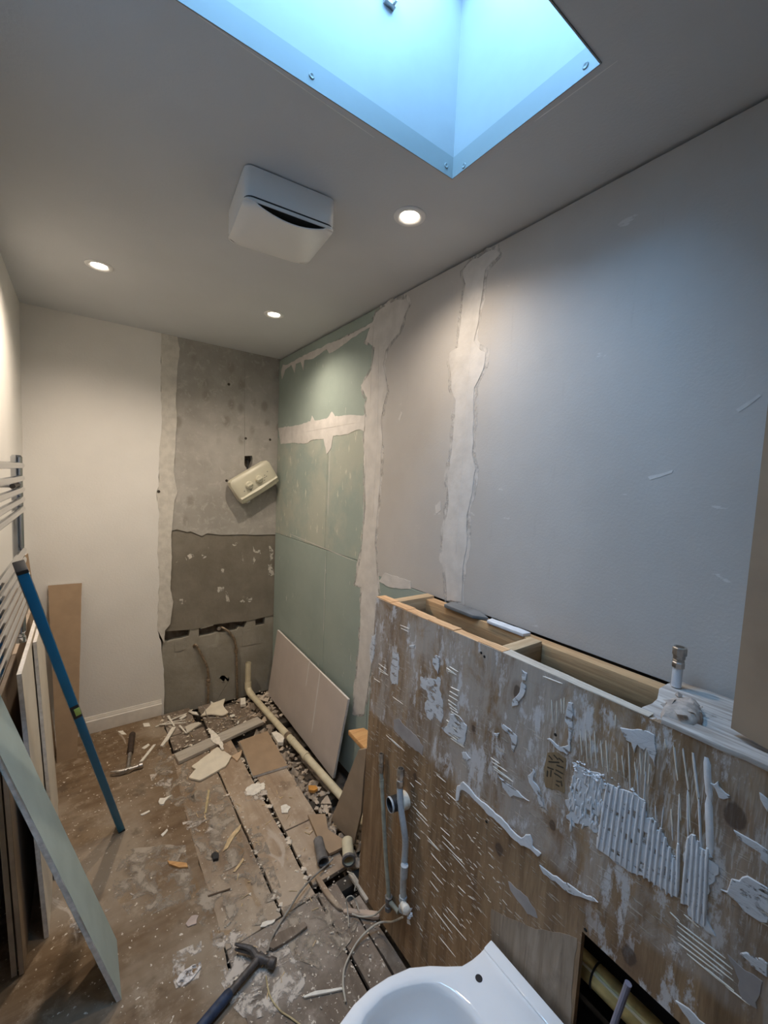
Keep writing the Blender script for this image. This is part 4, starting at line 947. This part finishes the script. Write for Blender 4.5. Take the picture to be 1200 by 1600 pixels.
# dried plaster dust trodden over the joints
m_dust = broken('trodden_dust', (.40, .335, .265), 13, .46, .62, None, (1, 1, 1), .95)
m_dustw = broken('white_plaster_scuff', (.60, .53, .46), 20, .48, .60, None, (1, 1, 1), .95)
def dust(q, seed, mat=None):
    p = jag([fl(*a, .0018) for a in q], .03, .008, seed); MB().prism(p, (0, 0, .0006)).build('dust_film', mat or m_dust, floor)
dust([(290, 1230), (345, 1225), (372, 1290), (385, 1350), (330, 1365), (300, 1300)], 1)
dust([(255, 1160), (300, 1200), (310, 1260), (275, 1260), (240, 1200)], 2)
dust([(300, 1370), (380, 1365), (420, 1440), (330, 1470), (290, 1420)], 3)
dust([(190, 1330), (290, 1320), (310, 1400), (220, 1440), (170, 1400)], 4)
dust([(330, 1455), (420, 1440), (480, 1500), (470, 1580), (380, 1590), (330, 1520)], 5, m_dustw)
dust([(380, 1235), (415, 1225), (418, 1245), (385, 1255)], 6, m_dustw)
dust([(285, 1285), (330, 1275), (352, 1295), (300, 1305)], 7, m_dustw)
dust([(232, 1200), (270, 1205), (268, 1230), (238, 1228)], 8, m_dustw)
dust([(270, 1490), (315, 1470), (310, 1530), (275, 1545)], 9, m_dustw)
dust([(435, 1420), (500, 1395), (560, 1440), (520, 1520), (460, 1500)], 10)
dust([(160, 1415), (205, 1395), (215, 1402), (165, 1425)], 11, m_dustw)
dust([(108, 1440), (130, 1432), (135, 1455), (110, 1460)], 12, m_dustw)
dust([(360, 1300), (405, 1290), (440, 1400), (400, 1420)], 13)

# ================================================================== TOOLS ON THE FLOOR
def claw_hammer(label, face, claw, eye, end, grip_from, m_h, m_g, hr=.0125):
    "face and claw ends of the head, eye on the head, end of the handle; all world points"
    face, claw, eye, end = V(face), V(claw), V(eye), V(end); up = V((0, 0, 1))
    t = thing('claw_hammer', label, 'hammer', (eye.x, eye.y, 0))
    d = (face-eye).normalized()
    MB().tube([eye-d*.012, eye+d*.012, eye+d*.022, face-d*.022, face-d*.018, face-d*.002, face], [.0125, .0135, .0095, .0105, .0145, .0145, .0125], 14).build('head', m_dsteel if m_h is m_dsteel else m_h, t)
    c = (claw-eye); side = c.normalized().cross(up)
    hd = (end-eye).normalized()
    for s_ in (-1, 1):
        off = side*.0  # the two claws split side by side (one above the other when the hammer lies flat)
        p = [eye-d*.008+up*.002*s_, eye.lerp(claw, .45)+up*.006*s_-hd*.004, claw+up*.009*s_+hd*.012]
        MB().tube(smooth_path(p, 4), [.0105, .0100, .0095, .009, .0085, .0075, .0065, .0055, .0035], 8).build('claw', m_h, t)
    h = eye.lerp(end, grip_from)
    MB().tube([eye-hd*.012, eye+hd*.03, h], [.0115, .0105, .0105], 12).build('shaft', m_h, t)
    MB().tube([h, h.lerp(end, .06), h.lerp(end, .5), h.lerp(end, .94), end], [.0125, .0155, .0150, .0165, .012], 14).build('grip', m_g, t)
    return t
claw_hammer('claw hammer with a blue grip lying on the floor left of the toilet pan', fl(430, 1506, .022), fl(372, 1474, .026), fl(405, 1497, .022), fl(405, 1497, .022)+(fl(318, 1600, .018)-fl(405, 1497, .022)).normalized()*.30, .36, m_dsteel, m_grip)
claw_hammer('claw hammer near the skirting, its handle pointing at the back wall', fl(223, 1195, .016), fl(172, 1211, .016), fl(200, 1203, .016), fl(207, 1146, .016), .42, m_steel, plain('dark_brown_grip', (.045, .028, .02), .6, .3, 40))

# ================================================================== BROKEN PIECES LYING ABOUT
def piece(name, label, cat, q, mat, th=.01, z=.0012, tilt=0, seed=0, amp=.002, step=.015, bevel=.0008):
    p = jag([fl(*a, z) for a in q], step, amp, seed)
    if tilt: p = [v+V((0, 0, tilt*(v.y-p[0].y))) for v in p]; mz = min(v.z for v in p); p = [v+V((0, 0, z-mz)) for v in p]
    return tag(MB().prism(p, (0, 0, th)).build(name, mat, bevel=bevel, seg=1), label, cat)
z5 = lambda pts: zm(pts, 240, 1080, 6.667)
z3 = lambda pts: zm(pts, 150, 1050, 2.667)
z4 = lambda pts: zm(pts, 230, 1300, 2.667)
z6 = lambda pts: zm(pts, 400, 1080, 6)
piece('board_shard', 'large cream plasterboard shard with a notch, lying in front of the grey batten', 'shard', z5([(395, 800), (665, 595), (815, 690), (745, 800), (600, 880), (480, 945), (365, 915), (440, 825)]), m_tile, .010, .003, 0, 1)
piece('board_shard', 'pointed white shard leaning near the copper pipes under the back wall', 'shard', z5([(490, 275), (600, 165), (745, 112), (725, 170), (778, 235), (720, 262), (600, 255)]), m_tile, .009, .003, .10, 2)
piece('batten', 'grey wooden batten lying across the boards behind the tan square', 'batten', z5([(212, 685), (1080, 292), (1148, 345), (262, 768)]), m_greyw, .020, .0025, 0, 3, .0006, .05, .002)
ts = thing('board_offcut', 'square tan plasterboard offcut lying beside the waste pipe', 'offcut', tuple(fl(412, 1180)))
sq = [fl(*a, .003) for a in z3([(598, 295), (714, 253), (797, 398), (655, 443)])]
MB().prism(jag(sq, .03, .0006, 4), (0, 0, .0115)).build('gypsum_core', m_core, ts)
MB().prism([p+V((0, 0, .0115)) for p in sq], (0, 0, .0007)).build('face_paper', m_tan, ts)
piece('board_offcut', 'small beige offcut between the splinter pile and the grey batten', 'offcut', z5([(345, 450), (500, 350), (470, 335), (395, 352), (325, 385)]), m_cream, .010, .001, 0, 5)
piece('board_shard', 'little peach coloured triangle between the cream shard and the tan square', 'shard', z5([(808, 690), (920, 630), (915, 665), (872, 742)]), plain('peach_board', (.58, .42, .28), .85, .06), .009, .002, 0, 6)
piece('paper_curl', 'curled white strip of torn paper draped over the grey batten', 'scrap', z5([(568, 385), (635, 430), (690, 500), (728, 560), (732, 610), (705, 612), (680, 560), (640, 545), (600, 515), (592, 450)]), m_chip, .004, .0235, 0, 7, .004, .01)
piece('plaster_lump', 'white plaster lump tucked against the waste pipe by its coupling', 'lump', z6([(145, 420), (190, 405), (268, 455), (255, 510), (205, 512)]), m_chip, .022, -.004, 0, 8)
piece('brick_chip', 'bright orange brick chip in the rubble beside the waste pipe', 'chip', z6([(490, 905), (560, 905), (580, 935), (545, 955), (497, 948)]), plain('orange_brick', (.60, .28, .06), .9, .2), .014, -.008, 0, 9)
piece('wood_chip', 'stubby orange-brown wood chip alone on the dirty hardboard', 'chip', z3([(298, 793), (378, 803), (384, 820), (345, 822), (305, 808)]), m_orange, .009, .001, 0, 10, .001)
piece('wood_shaving', 'pale leaf-shaped wood shaving on the middle floorboard gap', 'shaving', z3([(527, 752), (548, 700), (575, 665), (606, 635), (600, 660), (575, 690), (550, 735)]), m_splint, .004, .0015, 0, 11, .001)
piece('plaster_chip', 'white comma-shaped plaster chip on the hardboard right of the blue level', 'chip', z3([(260, 545), (266, 530), (285, 530), (318, 516), (290, 540), (282, 556), (266, 556)]), m_chip, .007, .001, 0, 12)
piece('wood_splinter', 'thin wood splinter beside the leaf-shaped shaving, nearer the hammer', 'splinter', z3([(570, 835), (612, 778), (618, 786), (580, 836)]), m_splint, .004, .0012, 0, 13, .0006)
piece('wood_splinter', 'dark thin splinter flat on the boards above the near hammer', 'splinter', z3([(465, 934), (560, 902), (560, 908), (468, 940)]), plain('dark_splinter', (.10, .065, .04), .9), .004, .001, 0, 14, .0006)
piece('wood_splinter', 'yellow upright-pointing splinter on the first floorboard', 'splinter', z3([(452, 590), (466, 492), (475, 494), (460, 590)]), m_twine, .004, .0012, 0, 15, .0006)
piece('wood_splinter', 'long pale splinter beside the handle of the far hammer', 'splinter', z3([(180, 378), (238, 306), (250, 303), (196, 374)]), m_chip, .005, .001, 0, 16, .0008)
piece('trim_strip', 'white trim strip pointing away from the splinter pile', 'strip', z5([(70, 575), (190, 385), (235, 380), (150, 520), (92, 582)]), m_chip, .007, .001, 0, 17, .001)
for i, (a, b, c, lab) in enumerate((((20, 375), (165, 318), 16, 'lowest'), ((150, 260), (215, 368), 22, 'steepest'), ((60, 352), (335, 328), 14, 'longest flat'), ((185, 300), (345, 235), 18, 'uppermost'), ((160, 330), (330, 300), 13, 'middle'), ((270, 360), (340, 440), 18, 'rightmost'))):
    pa, pb = [fl(*q, .003+.004*(i % 3)) for q in z5([a, b])]; d = (pb-pa).normalized(); sd = d.cross(V((0, 0, 1)))*(c/6.667*.0040*.5)
    t = MB().prism(jag([pa-sd, pb-sd*.6, pb+sd*.5, pa+sd], .012, .0012, 60+i), (0, 0, .004)).build('lath_splinter', m_chip)
    tag(t, lab+' white splinter of the pile by the bare end of the skirting', 'splinter', 'white splinters at the skirting end')
for i, (q, lab) in enumerate((([(360, 215), (450, 222), (470, 255), (400, 240)], 'white flake between the splinter pile and the pointed shard'), ([(265, 290), (330, 245), (345, 262), (285, 300)], 'white flake touching the top of the splinter pile'),
        ([(790, 262), (835, 245), (850, 262), (805, 278)], 'pinkish flake right of the pointed white shard'), ([(595, 110), (630, 130), (640, 150), (600, 150)], 'small chip behind the pointed white shard'),
        ([(905, 100), (955, 92), (962, 160), (905, 168)], 'pale square block standing behind the pipe elbow'), ([(865, 345), (880, 315), (893, 318), (880, 348)], 'sliver left of the batten\'s far end'), ([(930, 335), (955, 310), (968, 318), (945, 340)], 'white sliver nearest the batten\'s far end'))):
    piece('plaster_chip', lab, 'chip', z5(q), m_chip, .006 if i != 4 else .02, .001, 0, 70+i, .001, .008)
for i, (q, lab) in enumerate((([(650, 690), (700, 668), (810, 652), (815, 662), (720, 682), (655, 697)], 'long pale stick lying left of the toilet pan'), )):
    piece('stick', lab, 'stick', z4(q), m_chip, .006, .001, 0, 80+i, .0008)
piece('dowel_offcut', 'pinkish round-ended timber offcut by the valves at the foot of the plywood', 'offcut', zm([(480, 830), (520, 818), (740, 842), (768, 855), (762, 890), (720, 892), (560, 862), (482, 852)], 440, 1260, 5), plain('pink_wood', (.55, .42, .32), .85, .1), .016, .001, 0, 83, .0006, .02, .003)
piece('batten', 'narrow dusty batten lying from the pipe stub towards the near boards', 'batten', zm([(262, 575), (300, 565), (380, 690), (470, 800), (485, 830), (440, 815), (350, 720)], 440, 1260, 5), m_board, .012, .001, 0, 84, .001, .03, .002)
piece('batten', 'grey batten lying along the gap at the foot of the plywood', 'batten', zm([(520, 545), (560, 540), (690, 735), (660, 762)], 440, 1260, 5), m_greyw, .014, .0, 0, 85, .001, .03, .002)
piece('board_offcut', 'thin dark offcut lying beside the head of the near hammer', 'offcut', z4([(545, 430), (655, 385), (668, 402), (600, 455), (525, 500), (500, 490)]), m_board2, .012, .001, 0, 86, .001, .02, .001)
piece('plaster_chip', 'largest crumpled white patch of plaster left of the near hammer', 'chip', z4([(120, 630), (135, 600), (175, 570), (222, 545), (225, 570), (195, 610), (160, 640), (130, 648)]), broken('crumbled_plaster', (.74, .70, .68), 30, .42, .52, None), .006, .0012, 0, 87, .004, .01)
piece('plaster_chip', 'pinkish plaster patch above the near hammer, left of the floorboards', 'chip', z4([(160, 385), (185, 352), (215, 350), (205, 385), (170, 398)]), plain('pink_plaster', (.50, .40, .35), .95, .15), .004, .0012, 0, 88, .003, .01)
piece('plaster_chip', 'flat white plaster scrap at the cut end of the floorboards', 'chip', z4([(470, 400), (480, 380), (535, 365), (530, 378), (490, 398)]), m_chip, .004, .0025, 0, 89, .002, .01)
piece('plaster_chip', 'white scuffed flake near the corner of the tan square', 'chip', z3([(622, 492), (650, 468), (700, 462), (702, 490), (660, 515), (628, 512)]), m_chip, .003, .0022, 0, 90, .005, .008)
piece('plaster_chip', 'round white scuff on the floorboard between the tan square and the upright offcut', 'chip', z3([(770, 560), (795, 553), (812, 566), (800, 588), (775, 590)]), m_chip, .003, .0022, 0, 91, .003, .008)

piece('rubber_bung', 'small dark rubbery lump at the tip of the leaf-shaped shaving', 'lump', z3([(480, 770), (495, 758), (512, 765), (510, 785), (488, 792)]), m_black, .012, .001, 0, 95, .002, .01)
for i, (q, lab) in enumerate((([(90, 250), (112, 246), (128, 262), (108, 262)], 'white flake on the floor just above the grip of the far hammer'), ([(190, 318), (218, 300), (225, 306), (200, 324)], 'white flake between the far hammer and the white trim strip'),
        ([(195, 216), (222, 214), (226, 228), (200, 230)], 'white flake at the foot of the skirting, left of the splinter pile'), ([(185, 595), (222, 578), (226, 584), (192, 600)], 'thin white flake level with the foot of the blue level'), ([(270, 680), (296, 655), (300, 662), (278, 688)], 'slim white flake between the blue level and the orange-brown chip'))):
    piece('plaster_chip', lab, 'chip', z3(q), m_chip, .004, .001, 0, 100+i, .001, .008)

# crumbs and rubble nobody could count
mb = MB(); R = random.Random(33)
for i in range(320):
    y = R.uniform(1.32, 2.84); x = R.uniform(.885, .985)+(y-1.3)*-.015
    mb.rock((x, y, -.066+R.random()**1.5*.062), R.choice((.010, .014, .018, .026, .034)), .8)
tag(mb.build('rubble', m_rubble, sharp=20), 'brown rubble filling the open strip of floor along the waste pipe', 'rubble', kind='stuff')
mb = MB()
for i in range(90):
    y = R.uniform(1.32, 2.84); mb.rock((R.uniform(.885, 1.0), y, R.uniform(-.04, -.012)), R.choice((.006, .009, .013)), .6)
for i in range(40):
    mb.rock((R.uniform(1.0, 1.09), R.uniform(2.5, 2.87), R.uniform(-.02, .01)), R.choice((.010, .018, .028)), .6)
tag(mb.build('plaster_rubble', plain('dirty_plaster', (.56, .48, .39), .95, .35, 20), sharp=20), 'white plaster crumbs scattered over the brown rubble by the waste pipe', 'rubble', kind='stuff')
mb = MB(); zones = [(-.05, .86, .7, 2.85, 380, .0024), (.38, .86, 2.35, 2.86, 190, .006), (.42, .72, .85, 1.3, 150, .0028), (.66, .85, 1.0, 1.45, 90, .0038), (.38, .60, 1.3, 2.3, 120, .0028), (.56, .585, 1.3, 2.2, 50, .005), (.695, .72, 1.3, 2.2, 60, .007), (.35, .44, .8, 1.4, 90, .004)]
for x0, x1, y0, y1, n, r in zones:
    for i in range(n):
        k = R.random()**2.2
        mb.rock((R.uniform(x0, x1), R.uniform(y0, y1), .0025), r*(.45+k*1.6), .5)
tag(mb.build('plaster_crumbs', plain('pale_crumbs', (.62, .54, .44), .95, .35, 30), sharp=20), 'pale plaster crumbs and dust scattered over the whole floor', 'crumbs', kind='stuff')
mb = MB()
for i in range(80):
    x, y = R.uniform(.40, .86), R.uniform(1.0, 2.8); a = R.uniform(0, 3.1); l = R.uniform(.01, .035)
    mb.ridge((x, y, .002), (x+math.cos(a)*l, y+math.sin(a)*l, .003), R.uniform(.002, .004), .002, (0, 0, 1))
tag(mb.build('wood_slivers', m_splint), 'tiny wood slivers strewn among the crumbs on the boards', 'slivers', kind='stuff')

# ================================================================== CABLES AND TWINE
def cable(label, pts, r, mat, zs=None, name='cable', cat='cable'):
    p = [fl(*q, (zs[i] if zs else r+.002)) for i, q in enumerate(pts)]
    return tag(MB().tube(smooth_path(p, 6), r, 8).build(name, mat), label, cat)
cable('dusty grey cable looping from the near hammer across the boards to the pipe stub', z4([(500, 500), (520, 440), (560, 370), (595, 315), (640, 245), (690, 190), (745, 140), (772, 112)]), .0036, m_gcable, [.012, .008, .006, .02, .03, .02, .012, .02])

def cable3(label, P_, r, mat): return tag(MB().tube(smooth_path(P_, 6), r, 8).build('cable', mat), label, 'cable')
cable3('cream cable curving from the plastered valve down to the floor beside the toilet pan', [bo(*zh([(395, 1560)])[0], .03), fl(613, 1440, .055), fl(590, 1443, .035), fl(562, 1467, .012), fl(541, 1505, .006), fl(536, 1535, .006), fl(540, 1566, .006)], .0032, m_cable)
cable3('short cream cable sagging from the olive hose valve to the pink timber offcut', [bo(*zh([(240, 1450)])[0], .022), fl(588, 1428, .05), fl(575, 1432, .03), fl(562, 1432, .022), fl(550, 1428, .021)], .003, m_cable)
cable3('thin wire bent into an upright loop beside the pink timber offcut', [fl(545, 1448, .005), fl(543, 1420, .02), fl(541, 1405, .05), fl(549, 1400, .06), fl(556, 1408, .04), fl(561, 1424, .022)], .0022, m_cable)
cable3('white wire hanging at the cream elbow by the plywood corner', [fl(543, 1362, .03), fl(552, 1367, .04), fl(556, 1378, .035), fl(554, 1392, .01)], .0026, m_cable)
cable('yellowish twine trailing from the near hammer to the bottom of the floor', z4([(495, 600), (505, 660), (520, 700), (555, 745), (600, 775), (640, 805)]), .0022, m_twine, None, 'twine', 'string')
cable('thin cable bowed across the floor under the pointed white shard', z5([(495, 110), (500, 150), (535, 190), (560, 260), (650, 275), (760, 290), (860, 300), (930, 285), (1000, 250), (1060, 222)]), .0026, m_gcable, [.06, .03, .02, .018, .006, .006, .008, .012, .02, .03])

for o in list(S.objects):
    if '_b' in o: del o['_b']
